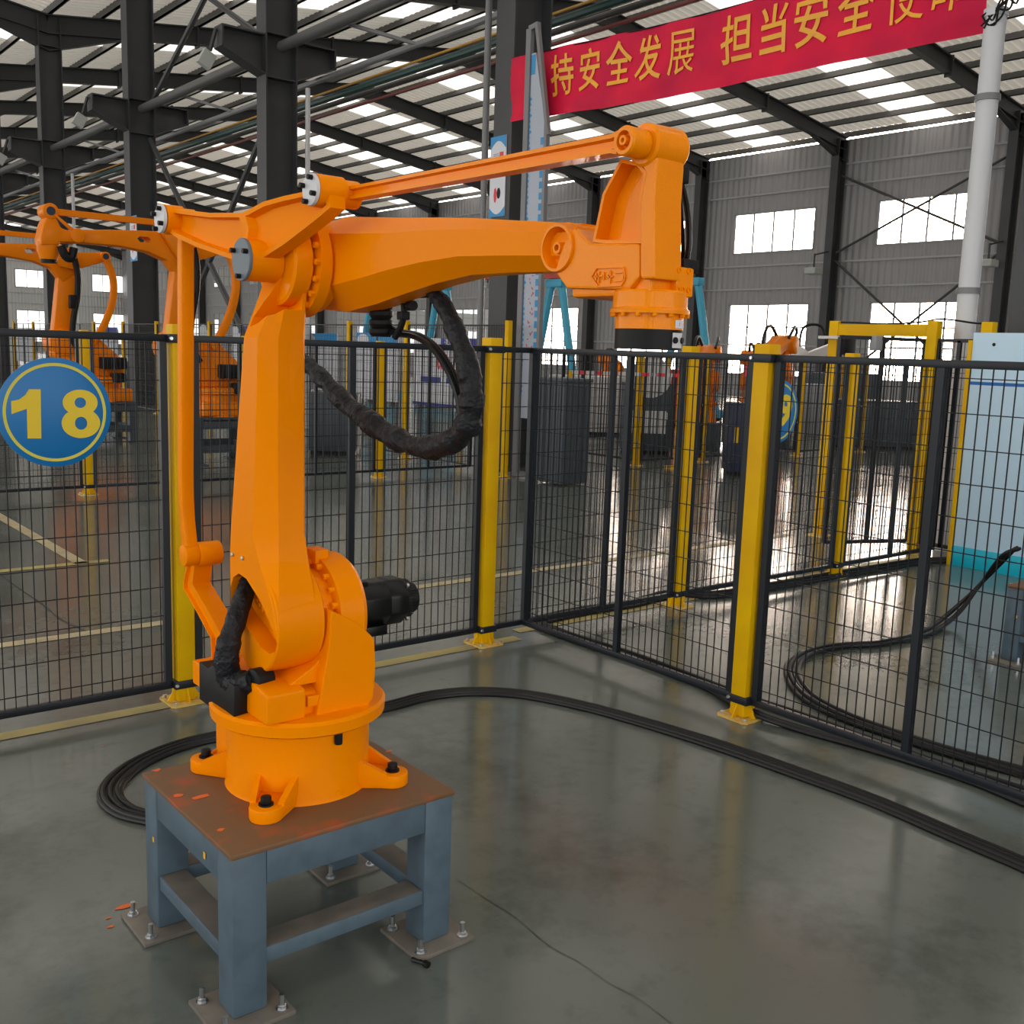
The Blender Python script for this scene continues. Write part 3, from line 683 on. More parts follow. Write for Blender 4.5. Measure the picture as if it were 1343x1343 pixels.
m.cyl((1.318, *WR), (1.405, *WR), .048, seg=36)
farm = obj('forearm', m, 'orange', RB, wn=True, fix=True, sharp=26)
for i in range(18):
    a = 2*PI*i/18; q = MB(); hexbolt(q, (1.243, EL[0]+.116*math.cos(a), EL[1]+.116*math.sin(a)), .008, .012, (-1, 0, 0)); obj('flange_bolt', q, 'orange', farm)
# top rod with sunk groove
m = MB(); pts = [(TF[0]-.02, TF[1]+.016), (HT[0]+.04, HT[1]+.021), (HT[0]+.02, HT[1]+.028), (HT[0]+.02, HT[1]-.028), (HT[0]+.04, HT[1]-.021), (TF[0]-.02, TF[1]-.016)]
m.pocket([(TF[0]-.01, TF[1]+.0145), (TF[0]-.01, TF[1]-.0145), (HT[0]+.035, HT[1]-.0155), (HT[0]+.02, HT[1]-.019), (HT[0]+.02, HT[1]+.019), (HT[0]+.035, HT[1]+.0155)], 1.255, 1.288, .007, .01)
m.cyl((1.25, *TF), (1.292, *TF), .032, seg=30, bev=.003)
trod = obj('top_rod', m, 'orange_cast', RB, fix=True)
m = MB(); m.lathe((1.25, *HT), (1, 0, 0), [(.045, .0235), (.004, .0245), (0, .022), (0, .016), (.014, .0145), (.014, .0085), (-.002, .008), (-.002, .004), (.01, .003)], 36, caps=False); obj('rod_eye', m, 'orange_cast', trod, fix=True)
# wrist head
XH = 1.30
g = lambda *L: [yz(x, y, XH) for x, y in L]
m = MB()
n = 18; disc = [(WR[0]+.049*math.cos(a), WR[1]+.049*math.sin(a)) for a in [2*PI*i/36 for i in range(36)]]
m.prism(g((752, 298), (774, 318), (838.6, 319), (838.6, 363), (825, 380.5), (742.4, 378.5), (727, 357), (735, 325)), XH, XH+.075, 'x', .006)
m.lathe((XH-.006, *WR), (1, 0, 0), [(.08, .0455), (.004, .0455), (0, .043), (0, .038), (.026, .033), (.026, .011), (.002, .0105), (.002, .006), (.02, .005)], 48, caps=False)
m.pocket(g((812, 208), (788, 254), (775, 317), (790, 319), (838.6, 319), (838.6, 262), (846, 225), (834, 212)), XH+.004, XH+.07, .006, .03)
m.prism(g((832, 205), (846, 226), (838.6, 262), (838.6, 366), (857, 366), (857, 262), (860, 215), (860, 190), (838, 175)), XH, XH+.072, 'x', .006)
m.lathe((XH-.004, *HT), (1, 0, 0), [(0, .031), (.004, .0355), (.075, .0365), (.08, .033)], 44)
TX, TY = 1.36, 1.295
m.lathe((TX, TY, 1.672), (0, 0, 1), [(0, .07), (.006, .0705), (.01, .066), (.036, .065), (.04, .062)], 48)
m.prism([(1.31, 1.25), (1.31, 1.45), (1.42, 1.45), (1.42, 1.25)], 1.70, 1.755, 'z', .008)
m.lathe((TX, TY, 1.645), (0, 0, 1), [(0, .0605), (.028, .0605)], 48)
q = P(896, 372, Y=1.24); m.box(q.x-.022, q.x+.022, 1.235, 1.275, 1.702, 1.752, .004)
head = obj('wrist_head', m, 'orange_cast', RB, wn=True)
for i in range(14):
    a = 2*PI*i/14; q = MB(); hexbolt(q, (TX+.0655*math.cos(a), TY+.0655*math.sin(a), 1.673), .005, .007, (0, 0, -1)); obj('reducer_bolt', q, 'orange', head)
qc = P(896, 372, Y=1.234)
for dx, dz in ((-.012, .018), (.014, .018), (-.012, -.014), (.0, -.014), (.016, -.014)):
    q = MB(); q.lathe((qc.x+dx, 1.236, 1.728+dz), (0, -1, 0), [(0, .0055), (.003, .0055), (.003, .003), (-.001, .003)], 12); obj('port', q, 'orange', head)
m = MB(); m.cyl((TX, TY, 1.610), (TX, TY, 1.645), .0595, seg=48); fl = obj('tool_flange', m, 'navy' if False else 'black', RB, label='dark grey round tool flange')
def onflange(name, ang, z0, z1, wd, r, mt):
    m = MB(); t = wd/r/2; n = 6; A0 = [ang-t+2*t*i/n for i in range(n+1)]
    V = [(TX+r*math.cos(a), TY+r*math.sin(a), z) for z in (z0, z1) for a in A0]; m.add(V, [(i, i+1, n+2+i, n+1+i) for i in range(n)]); return obj(name, m, mt, fl, flat=True)
aa = math.atan2(-.75, .18)
onflange('zero_mark', aa, 1.614, 1.640, .034, .0602, 'capwhite'); onflange('arrow_label', aa, 1.648, 1.662, .026, .0612, 'posterwhite')
onflange('red_arrow', aa, 1.652, 1.658, .002, .0616, 'posterred')
for s in (-1, 1):
    q = MB(); an = aa+s*.19; q.cyl((TX+.061*math.cos(an), TY+.061*math.sin(an), 1.627), (TX+.064*math.cos(an), TY+.064*math.sin(an), 1.627), .0055, seg=12); obj('mark_screw', q, 'black', fl)
# raised emblem on the head: pointed frame with three characters
m = MB(); E = g((777, 363), (784, 351.5), (819, 350.5), (822, 353), (821, 365), (817, 374.5), (786, 376))
Ein = inset(E if sum(E[i][0]*E[(i+1) % 7][1]-E[(i+1) % 7][0]*E[i][1] for i in range(7)) > 0 else E[::-1], .0016)
def bar2(a, b, wd=.0026):
    a = yz(*a, XH); b = yz(*b, XH); m.obox((XH-.0015, *a), (XH-.0015, *b), wd, .004, (1, 0, 0))
pe = [(777, 363), (784, 351.5), (819, 350.5), (821, 365), (816, 374.5), (786, 376)]
for a, b in zip(pe, pe[1:]+pe[:1]): bar2(a, b, .002)
for a, b in (((783, 363), (793, 362)), ((787, 356), (786, 371)), ((793, 357), (793, 367)), ((783, 358), (783, 368)), ((797, 364), (805, 363)), ((802, 355), (797, 364)), ((802, 356), (801, 372)), ((808, 358), (819, 357)), ((819, 357), (818, 368)), ((807, 369), (818, 368))): bar2(a, b)
obj('raised_emblem', m, 'orange_cast', head)
# cable loop behind the head
m = MB(); m.tube([P(x, y, X=1.44) for x, y in ((886, 236), (893, 240), (899, 262), (903, 290), (904, 318), (900, 340), (893, 350), (884, 352))], .0055, 8); hl = obj('head_hose', m, 'black_gloss', RB)
m = MB(); m.tube([P(x, y, X=1.44) for x, y in ((886, 238), (891, 246), (894, 290), (896, 330), (890, 350))], .004, 8); obj('hose_branch', m, 'black_gloss', hl)
m = MB(); p = P(884, 230, X=1.43); m.box(p.x-.02, p.x+.02, p.y-.02, p.y+.02, p.z-.015, p.z+.015, .003); obj('connector', m, 'black', hl)
m = MB(); p = P(890, 350, X=1.42); m.box(p.x-.02, p.x+.02, p.y-.03, p.y+.03, p.z-.012, p.z+.012, .003); obj('connector', m, 'black', hl)
# hoses
hp = [P(x, y, X=X) for x, y, X in ((327, 762, 1.16), (319, 785, 1.13), (309, 815, 1.095), (300, 845, 1.07), (297, 870, 1.065), (303, 890, 1.075), (318, 897, 1.085), (334, 892, 1.10))]
m = MB(); m.tube(hp, [.024, .026, .027, .031, .032, .033, .034, .03], 18, 6, .07); obj('lower_hose', m, 'sleeve', RB)
hp = [P(x, y, X=1.40) for x, y in ((558, 374), (570, 386), (584, 404), (600, 440), (613, 478), (618, 515), (616, 548), (602, 572), (575, 586), (545, 585), (515, 573), (485, 553), (455, 530), (428, 502), (408, 482), (388, 468))]
m = MB(); m.tube(hp, [.013, .015, .018, .021, .02, .024, .022, .026, .028, .025, .03, .026, .031, .025, .03, .027, .03, .025, .022, .03, .026, .031, .027, .024, .027, .021, .025, .02, .023, .019], 20, 8, .07); loop = obj('hose_loop', m, 'sleeve', RB, label='black sleeved hose loop hanging below the forearm')
for i in range(2):
    m = MB(); m.tube([P(x+i*5, y-i*2, X=1.42+.01*i) for x, y in ((497, 425), (515, 436), (545, 442), (568, 458), (588, 488), (600, 520), (603, 548), (596, 568), (582, 582))], .0075, 8, 6); obj('thin_hose', m, 'black_gloss', loop)
m = MB(); p = P(500, 402, X=1.41); m.lathe((p.x, p.y, p.z-.075), (0, 0, 1), sum([[(.022*i, .024), (.022*i+.009, .03), (.022*i+.018, .03), (.022*i+.022, .024)] for i in range(8)], []), 20); obj('forearm_motor', m, 'black', farm)
m = MB(); p = P(540, 380, X=1.40); m.box(p.x-.035, p.x+.035, p.y-.045, p.y+.045, p.z-.018, p.z+.03, .006); obj('junction_box', m, 'black', farm)
m = MB(); m.tube([P(x, y, X=1.40) for x, y in ((527, 388), (530, 402), (529, 418), (524, 432), (518, 443))], .008, 8); p = P(529, 414, X=1.40); m.box(p.x-.012, p.x+.012, p.y-.012, p.y+.012, p.z-.01, p.z+.01, .002); obj('motor_lead', m, 'black', farm)
m = MB(); m.lathe(P(539, 401, X=1.40), (0, -1, 0), [(-.01, .012), (.012, .012)], 14); obj('gland', m, 'black', farm)
# ------------------------------------------------------------------ fences
XF, YF = 3.668, 4.357
ZR, ZB = 1.62, .07
def fence_panel(p0, p1, label, group=None, mid=True, zt=ZR, zb=ZB, pitch=.042, rail=.03, row=.128, name='mesh_fence', stile=.03, ends=True):
    p0 = Vector((*p0, 0)); p1 = Vector((*p1, 0)); d = p1-p0; L = d.length
    t = local(name, label, 'fence', p0, group, math.atan2(d.y, d.x))
    h = rail/2
    m = MB(); m.box(0, L, -h, h, zt-rail, zt, .003); obj('top_rail', m, 'frame', t)
    m = MB(); m.box(0, L, -h, h, zb, zb+rail, .003); obj('bottom_rail', m, 'frame', t)
    for x in ([0, L-stile] if ends else [])+([L/2-stile/2] if mid else []):
        m = MB(); m.box(x, x+stile, -h, h, zb+rail, zt-rail); obj('stile', m, 'frame', t, flat=True)
    m = MB(); n = int(L/pitch); w_ = .0019
    for i in range(1, n):
        x = L*i/n; a = [(x-w_, -w_), (x+w_, -w_), (x+w_, w_), (x-w_, w_)]
        m.add([(q[0], q[1], zb+rail) for q in a]+[(q[0], q[1], zt-rail) for q in a], [(j, (j+1) % 4, 4+(j+1) % 4, 4+j) for j in range(4)])
    zs = [zt-rail-.035]; z = zt-rail-.035-row
    while z > zb+rail+.03: zs.append(z); z -= row
    for z in zs:
        a = [(.004-w_, z-w_), (.004+w_, z-w_), (.004+w_, z+w_), (.004-w_, z+w_)]
        m.add([(0, q[0], q[1]) for q in a]+[(L, q[0], q[1]) for q in a], [(j, (j+1) % 4, 4+(j+1) % 4, 4+j) for j in range(4)])
    obj('wire_mesh', m, 'wire', t, kind='stuff', flat=True); return t
def fence_post(x, y, label, group=None, h=1.664, rz=0, sz=.08, clamp=True, gap=ZB, name='fence_post'):
    t = local(name, label, 'fence post', (x, y, 0), group, rz); s = sz/2
    m = MB(); m.box(-s, s, -s, s, .01, h, .005); post = obj('post', m, 'yellow', t)
    m = MB(); m.prism([(-.085, -.07), (-.07, -.085), (.07, -.085), (.085, -.07), (.085, .07), (.07, .085), (-.07, .085), (-.085, .07)], 0, .009, 'z'); bp = obj('base_plate', m, 'yellow_dirty', t)
    for a in (-1, 1):
        m = MB(); m.prism([(a*s, .009), (a*(s+.035), .009), (a*s, .07)], -.004, .004, 'y'); obj('gusset', m, 'yellow', t, flat=True)
        m = MB(); m.prism([(a*s, .009), (a*(s+.035), .009), (a*s, .07)], -.004, .004, 'x'); obj('gusset', m, 'yellow', t, flat=True)
    for a in (-1, 1):
        for b in (-1, 1):
            m = MB(); hexbolt(m, (a*.063, b*.063, .009), .01, .012); obj('anchor_bolt', m, 'steel', bp)
    if clamp:
        for z in (ZR-.034, gap):
            m = MB(); m.box(-s-.014, s+.014, -s-.006, s+.006, z, z+.036, .002); c_ = obj('clamp', m, 'frame', t)
            m = MB(); m.lathe((-s-.007, -s-.006, z+.018), (0, -1, 0), [(0, .009), (.006, .007)], 10); obj('clamp_bolt', m, 'steel', c_)
    return t
# left run of the near cell
LP = fence_post(1.70, YF, 'yellow fence post beside the round blue number 18 sign')
MP = fence_post(3.395, YF, 'yellow fence post next to the inner fence corner, behind the black hose loop')
fence_panel((-.15, YF), (1.645, YF), 'black mesh fence panel carrying the round blue number 18 sign')
fence_panel((1.755, YF), (3.34, YF), 'black mesh fence panel directly behind the near orange robot')
fence_panel((3.45, YF), (XF-.016, YF), 'narrow black mesh fence panel between a yellow post and the fence corner', mid=False, ends=False)
# right run
RPst = fence_post(XF, 2.79, 'yellow fence post with cable passing over its base plate', rz=-PI/2)
fence_panel((XF, YF), (XF, 2.845), 'black mesh fence panel between the fence corner and the yellow post with the cable')
fence_panel((XF, 2.735), (XF, 1.25), 'black mesh fence panel in front of the pale blue board and coiled cables')
fence_post(XF, 1.19, 'yellow fence post at the near end of the right fence', rz=-PI/2)
fence_panel((XF, 1.135), (XF, -.4), 'black mesh fence panel continuing the right fence past the cables')
# run behind the right cell, in line with the left run
fence_post(4.975, YF+.01, 'yellow fence post behind the right fence, black cables at its foot')
fence_post(6.744, YF+.01, 'yellow fence post between the yellow gate and the near right fence')
fence_panel((XF+.017, YF), (4.915, YF), 'black mesh fence panel running back from the fence corner')
fence_panel((5.035, YF), (6.684, YF), 'black mesh fence panel between two yellow posts behind the right fence')
fence_panel((6.804, YF), (8.14, YF), 'black mesh fence panel meeting the yellow gate')
# second run behind the left fence
YS = 10.85
for i, x in enumerate((1.54, 3.27, 5.0, 6.735)):
    fence_post(x, YS, ['yellow fence post far left in the second fence run', 'yellow fence post in the second fence behind the number 18 sign', 'yellow fence post in the second fence, hidden behind the lower arm', 'yellow fence post in the second fence seen inside the hose loop'][i], None)
    fence_panel((x+.056, YS), ((3.214, 4.944, 6.679, 8.15)[i], YS), ['black mesh panel of the second fence behind the number 18 sign', 'black mesh panel of the second fence behind the left yellow post', 'black mesh panel of the second fence behind the hose loop', 'black mesh panel of the second fence ending at the tall aisle fence'][i])
# tall aisle fence
XA = 8.2
ys_a = [10.2, 12.5, 14.1, 16.6, 19.4, 22.2, 24.3, 26.4, 28.6, 31.8, 33.9]
for y in ys_a: fence_post(XA, y, 'tall yellow post of the aisle fence behind the cells', 'tall yellow posts of the aisle fence', h=1.97, sz=.07, clamp=False, name='tall_post')
for a, b in zip(ys_a, ys_a[1:]): fence_panel((XA, a+.04), (XA, b-.04), 'tall thin black mesh panel of the aisle fence', 'tall mesh panels of the aisle fence', zt=1.92, rail=.018, pitch=.05, stile=.018, name='tall_mesh_fence')
fence_panel((XA, 5.6), (XA, 10.15), 'tall thin black mesh panel between the gate and the dark bin', None, zt=1.92 if False else 1.45, rail=.018, pitch=.06, stile=.018, name='tall_mesh_fence') if False else None
# gate
gt = thing('gate', 'yellow gate frame with an open black mesh door beside the pale blue board', 'gate', (XA, 5.0, 0))
for y, nm in ((4.56, 'gate_post'), (5.50, 'gate_post'), (4.10, 'gate_post')):
    m = MB(); m.box(XA-.045, XA+.045, y-.045, y+.045, 0, 1.96 if y > 4.3 else 1.95, .004); o = obj(nm, m, 'yellow', gt)
    m = MB(); m.box(XA-.09, XA+.09, y-.09, y+.09, 0, .01); obj('base_plate', m, 'yellow_dirty', o, flat=True)
m = MB(); m.box(XA-.035, XA+.035, 4.6, 5.46, 1.83, 1.93, .004); obj('lintel', m, 'yellow', gt)
m = MB(); m.box(XA-.09, XA-.04, 5.2, 5.62, 1.80, 1.825); obj('rail_cover', m, 'whitegear', gt, flat=True)
for i, (a, b) in enumerate((((XA-.02, 4.62), (XA-.75, 4.95)), ((XA, 4.15), (XA, 4.51)))):
    a = Vector((*a, 0)); b = Vector((*b, 0)); d = (b-a).normalized(); m = MB()
    for z in (.1, 1.8): m.obox(a+Vector((0, 0, z)), b+Vector((0, 0, z)), .03, .03)
    for t in (0, .5, 1): p = a.lerp(b, t); m.obox(p+Vector((0, 0, .1)), p+Vector((0, 0, 1.8)), .03, .03)
    dr = obj('door_leaf' if i == 0 else 'side_panel', m, 'frame', gt, flat=True)
    m = MB(); n = int((b-a).length/.045)
    for k in range(1, n): p = a.lerp(b, k/n); m.obox(p+Vector((0, 0, .1)), p+Vector((0, 0, 1.8)), .004, .004)
    for k in range(1, 13): z = .1+1.7*k/13; m.obox(a+Vector((0, 0, z)), b+Vector((0, 0, z)), .004, .004)
    obj('wire_mesh', m, 'wire', dr, kind='stuff', flat=True)
m = MB(); m.box(XA-.5, XA-.38, 4.78, 4.84, 1.7, 1.82, .005); obj('door_switch', m, 'greygear', gt)
m = MB(); m.tube([Vector((XA, 5.5, 1.95)), Vector((XA, 5.3, 1.945)), Vector((XA, 5.0, 1.935)), Vector((XA, 4.7, 1.95)), Vector((XA, 4.5, 1.975)), Vector((XA, 4.2, 1.94)), Vector((XA, 4.1, 1.95))], .008, 8, 4); obj('gate_cable', m, 'cable', gt)
# pale blue board beyond the right cell
pb_ = thing('board_wall', 'pale blue board wall with cyan foot strip and blue line behind the right fence', 'board', (8.02, 2.5, 0))
m = MB(); m.box(8.0, 8.03, .5, 4.12, .16, 1.86, .002); bd = obj('board', m, 'panelblue', pb_)
m = MB(); m.box(7.99, 8.035, .5, 4.12, .0, .16, .002); obj('foot_strip', m, 'panelcyan', pb_)
m = MB(); m.box(7.998, 7.9995, .5, 4.11, 1.455, 1.48); obj('stripe', m, 'lineblue', pb_, flat=True)
m = MB(); m.box(7.985, 8.045, 4.12, 4.15, 0, 1.8, .002); obj('edge_post', m, 'yellow', pb_)
for y in (3.95, 2.6, 1.3):
    m = MB(); m.lathe((8.0, y, 1.77), (-1, 0, 0), [(0, .014), (.006, .011)], 10); obj('screw', m, 'black', bd)
# number 18 sign
sg = thing('number_sign', 'round blue sign with yellow ring and the number 18 hung on the mesh fence', 'sign', (1.187, YF-.03, 1.295))
SY = YF-.026; sc_, sr = P(73, 541, Y=SY), .216
m = MB(); m.lathe((sc_.x, SY, sc_.z), (0, -1, 0), [(-.008, sr), (0, sr), (.001, sr-.002)], 64); obj('disc', m, 'signblue', sg)
m = MB(); k = 64; V = []; 
for rr in (.195, .183): V += [(sc_.x+rr*math.cos(2*PI*i/k), SY-.0025, sc_.z+rr*math.sin(2*PI*i/k)) for i in range(k)]
m.add(V, [(i, (i+1) % k, k+(i+1) % k, k+i) for i in range(k)]); obj('ring', m, 'signrim', sg, flat=True)
def onsign(pts): return [(P(x, y, Y=SY).x, P(x, y, Y=SY).z) for x, y in pts]
m = MB(); m.prism(onsign([(14.5, 526), (25, 524), (33, 518), (38, 510.5), (53, 510.5), (54, 575), (36, 575), (35, 536), (15, 543)]), SY-.0035, SY-.001, 'y'); obj('digit', m, 'signyellow', sg, flat=True)
cc = P(106, 543, Y=SY)
def ringpoly(cx_, cz, a, b, ai, bi, n=40):
    V = []
    for y in (SY-.0035,):
        V += [(cx_+a*math.cos(2*PI*i/n), y, cz+b*math.sin(2*PI*i/n)) for i in range(n)]+[(cx_+ai*math.cos(2*PI*i/n), y, cz+bi*math.sin(2*PI*i/n)) for i in range(n)]
    return V, [(i, (i+1) % n, n+(i+1) % n, n+i) for i in range(n)]
up, lo_ = P(105, 528, Y=SY), P(106, 555, Y=SY)
m = MB(); m.add(*ringpoly(up.x, up.z, .068, .052, .022, .021)); v, fz = ringpoly(lo_.x, lo_.z, .075, .06, .024, .026); m.add([(a, b-.0004, c_) for a, b, c_ in v], fz); obj('digit', m, 'signyellow', sg, flat=True)

# ------------------------------------------------------------------ cables on the floor
def bundle(name, label, px, n, r, spread, z=None, lift=None):
    t = thing(name, label, 'cable bundle', P(*px[0][:2], Z=0))
    for i in range(n):
        m = MB(); off = (i-(n-1)/2)*spread; pts = []; base_ = [P(p[0], p[1], Z=0) if len(p) == 2 else P(p[0], p[1], Y=p[2]) if False else P(p[0], p[1], Z=p[2]) for p in px]
        for j, p in enumerate(base_):
            d = (base_[min(j+1, len(base_)-1)]-base_[max(j-1, 0)]); d.z = 0; d.normalize(); s = Vector((-d.y, d.x, 0))
            pts.append(p+s*(off+random.uniform(-.2, .2)*spread)+Vector((0, 0, r*(1+(i % 2)*.9))))
        m.tube(pts, r, 8, 6); obj('cable', m, 'cable', t)
    return t
bundle('floor_cables', 'long bundle of black cables curving across the open floor from behind the stand', ((205, 1078), (165, 1068), (146, 1050), (150, 1030), (180, 1005), (230, 983), (290, 968), (400, 950), (505, 930), (560, 916), (620, 910), (690, 914), (770, 930), (850, 952), (940, 980), (1040, 1015), (1150, 1055), (1250, 1098), (1360, 1145), (1480, 1200), (1640, 1280), (1850, 1400)), 7, .009, .012)
bundle('fence_cables', 'black cables lying along the foot of the right fence', ((696, 819), (720, 830), (770, 848), (830, 868), (890, 890), (935, 908), (965, 925, .012), (1000, 943, .012), (1060, 963), (1130, 982), (1200, 1003), (1280, 1030), (1360, 1063), (1500, 1115), (1700, 1190)), 3, .011, .016)
bundle('fence_cables', 'twisted black cables lying just inside the right fence', ((700, 816), (750, 836), (830, 862), (900, 888), (980, 918), (1060, 945), (1150, 978), (1250, 1012), (1360, 1046), (1500, 1092), (1700, 1160)), 3, .011, .018)
bundle('coiled_cables', 'black cables curving in a wide bend on the floor of the right cell', ((1335, 722, .5), (1318, 732, .45), (1285, 770, .22), (1250, 808, .05), (1215, 832), (1160, 846), (1100, 850), (1062, 858), (1042, 872), (1040, 892), (1060, 918), (1110, 945), (1180, 970), (1260, 995), (1360, 1022), (1500, 1060), (1700, 1120)), 4, .01, .022)
bundle('wall_cables', 'black cables lying along the fence run behind the right cell', ((705, 818), (760, 806), (830, 795), (880, 782), (930, 784), (990, 776), (1080, 760), (1150, 748), (1220, 738), (1300, 738)), 4, .012, .03)
# ------------------------------------------------------------------ red banner with gold characters
XBN = 8.66
bn = thing('banner', 'long red cloth banner with gold Chinese characters hung between two columns', 'banner', (XBN, 8, 4.9))
a0, a1 = P(669, 160, X=XBN), P(1290, 42, X=XBN); t0, t1 = P(669, 78, X=XBN), P(1310, -52, X=XBN)
yL, yR = a0.y, 4.63; zb0, zb1 = a0.z, a1.z; ht = t0.z-a0.z
def bz(y, v):   # cloth point
    s = (yL-y)/(yL-yR); lo = zb0+(zb1-zb0)*s-.05*math.sin(PI*s); return lo+ht*(1.0+.02*math.sin(9*s))*v
def bx(y, v): return XBN+.012*math.sin(y*7+v*5)+.02*math.sin(y*1.7+v*9)*(1-v)+.006*math.sin(v*40+y*2)*(1 if y > 10.4 else .35)
m = MB(); nu, nv = 150, 16
for i in range(nu+1):
    y = yL+(yR-yL)*i/nu
    for j in range(nv+1): m.v.append((bx(y, j/nv), y, bz(y, j/nv)))
m.f = [(i*(nv+1)+j, (i+1)*(nv+1)+j, (i+1)*(nv+1)+j+1, i*(nv+1)+j+1) for i in range(nu) for j in range(nv)]
cloth = obj('cloth', m, 'banner', bn, flat=False, sharp=180)
chars = '坚持安全发展担当安全使命'
cpx = [(700, 134), (738, 105), (774, 96), (812, 86), (852, 75), (895, 60), (968, 42), (1016, 28), (1066, 10), (1125, -6), (1190, -25), (1250, -42)]
for ch, (x, y) in zip(chars, cpx):
    c_ = P(x, y, X=XBN); yc = c_.y; v = (c_.z-bz(yc, 0))/(bz(yc, 1)-bz(yc, 0)); v = max(.42, min(.6, v)); zc = bz(yc, v if False else .53)
    def pl(x_, y_, z_, yc=yc, zc=zc):
        yy = yc-x_; zz = zc+y_-(zb1-zb0)/(yL-yR)*(-x_)*0+(bz(yy, .5)-bz(yc, .5)); vv = (zz-bz(yy, 0))/(bz(yy, 1)-bz(yy, 0)); return Vector((bx(yy, vv)-.012-z_, yy, zz))
    text('character', ch, .5, 'gold', pl, cloth, bold=0 if ch in '展使命' else .006, sx=.8, depth=.0015)
m = MB(); m.tube([Vector((XBN, yL, bz(yL, 1)+.005)), Vector((XBN, (yL+yR)/2, bz((yL+yR)/2, 1)+.005)), Vector((XBN, yR, bz(yR, 1)+.005))], .008, 6, 12); obj('cord', m, 'black', bn)
# posters on the columns
def poster(px, X, label, kind):
    q = [P(x, y, X=X) for x, y in px]; y0, y1 = max(p.y for p in q), min(p.y for p in q); z0, z1 = min(p.z for p in q), max(p.z for p in q)
    t = thing('poster', label, 'poster', (X, (y0+y1)/2, z0)); h = z1-z0; wd = y0-y1
    m = MB(); m.box(X-.012, X, y1, y0, z0, z1); o = obj('sheet', m, 'posterwhite', t, flat=True)
    n = 14; top = [(y1, z1), (y0, z1)]+[(y0-wd*i/n, z1-h*(.16-.1*math.sin(PI*i/n))) for i in range(n+1)]
    m = MB(); m.prism(top, X-.014, X-.0125, 'x'); obj('header', m, 'posterblue', t, flat=True)
    bot = [(y1, z0), (y0, z0)]+[(y0-wd*i/n, z0+h*(.12-.09*math.sin(PI*i/n))) for i in range(n+1)]
    m = MB(); m.prism(bot, X-.014, X-.0125, 'x'); obj('footer', m, 'posterblue', t, flat=True)
    m = MB(); m.box(X-.014, X-.0125, y1+wd*.15, y1+wd*.4, z0+h*.7, z0+h*.8); obj('red_mark', m, 'posterred', t, flat=True)
    m = MB()
    for i in range(7): m.box(X-.014, X-.0125, y1+wd*.45, y1+wd*.8, z0+h*(.66+.02*i), z0+h*(.666+.02*i))
    obj('print', m, 'posterink', t, flat=True, kind='stuff')
    m = MB(); m.prism([(y1+wd*(.4+.12*math.cos(2*PI*i/12)), z0+h*(.29+.07*math.sin(2*PI*i/12))) for i in range(12)], X-.014, X-.0125, 'x'); obj('picture', m, 'black', t, flat=True)
    m = MB(); m.prism([(y1+wd*(.62+.1*math.cos(2*PI*i/7)), z0+h*(.27+.1*math.sin(2*PI*i/7))) for i in range(7)], X-.014, X-.0125, 'x'); obj('picture', m, 'posterred', t, flat=True)
poster(((645, 181), (664, 177), (643, 283), (662, 283)), XC-.312, 'tall product poster with blue ends on the column carrying the banner end', 0)
poster(((171, 284), (179, 284), (172, 342), (179, 342)), XC-.312, 'tall product poster on the column behind the far robot forearm', 0)

# ------------------------------------------------------------------ tall flag sign, bin
fx = 8.52; tz = P(698, 26, X=fx)
fs = thing('flag_sign', 'very tall narrow blue and white sign on a grey frame beside the banner end', 'sign', (fx, 10.1, 0))
yl_, yr_ = 10.36, 9.98; zt_ = 5.5; fx -= .0
m = MB()
for y, wd in ((yl_, .09), (yr_, .05)): m.box(fx-.03, fx+.03, y-wd/2, y+wd/2, 0, zt_ if y == yl_ else 4.35, .004)
m.obox((fx, yl_, zt_), (fx, yl_-.16, zt_+.02), .06, .06); m.obox((fx, yl_-.14, zt_), (fx, yr_-.03, 4.2), .05, .05); m.box(fx-.2, fx+.2, yr_-.1, yl_+.1, 0, .03)
obj('frame', m, 'pipe_grey', fs, flat=True)
m = MB(); m.prism([(yl_-.05, .75), (yr_+.02, .75), (yr_+.02, 4.3), (yl_-.13, 5.2), (yl_-.05, 5.2)], fx-.008, fx+.008, 'x'); pn = obj('panel', m, 'flagwhite', fs, flat=True)
m = MB(); m.box(fx-.012, fx-.009, yl_-.13, yl_-.055, 4.95, 5.18); obj('blue_head', m, 'posterblue', pn, flat=True)
for i in range(26):
    z = .85+.13*i; m = MB(); m.box(fx-.012, fx-.009, yr_+.03, yr_+.1, z, z+.085); obj('blue_square', m, 'posterblue', pn, flat=True)
m = MB()
for i in range(60):
    z = .8+.065*i; y = yl_-.055; m.add([(fx-.011, y, z), (fx-.011, y-random.uniform(.01, .05), z+.03), (fx-.011, y, z+.065)], [(0, 1, 2)])
obj('blue_edge', m, 'posterblue', pn, flat=True, kind='stuff')
m = MB()
for i in range(26):
    z = 1.5+.05*i+random.uniform(-.02, .02); y = yl_-.19+random.uniform(-.05, .05); m.obox((fx-.011, y, z), (fx-.011, y-random.uniform(.01, .03), z+random.uniform(-.04, .04)), .012, .003, (1, 0, 0))
obj('red_script', m, 'posterred', pn, flat=True, kind='stuff')
bn_ = thing('waste_bin', 'dark slate ribbed bin standing in front of the tall flag sign', 'bin', (8.5, 9.45, 0))
m = MB(); m.box(8.27, 8.72, 9.2, 9.65, .02, 1.27, .015); bb = obj('body', m, 'bin', bn_)
for i in range(8):
    m = MB(); y = 9.23+.055*i; m.box(8.262, 8.27, y, y+.02, .06, 1.2); obj('rib', m, 'bin', bb, flat=True)
    m = MB(); x = 8.3+.055*i; m.box(x, x+.02, 9.192, 9.2, .06, 1.2); obj('rib', m, 'bin', bb, flat=True)
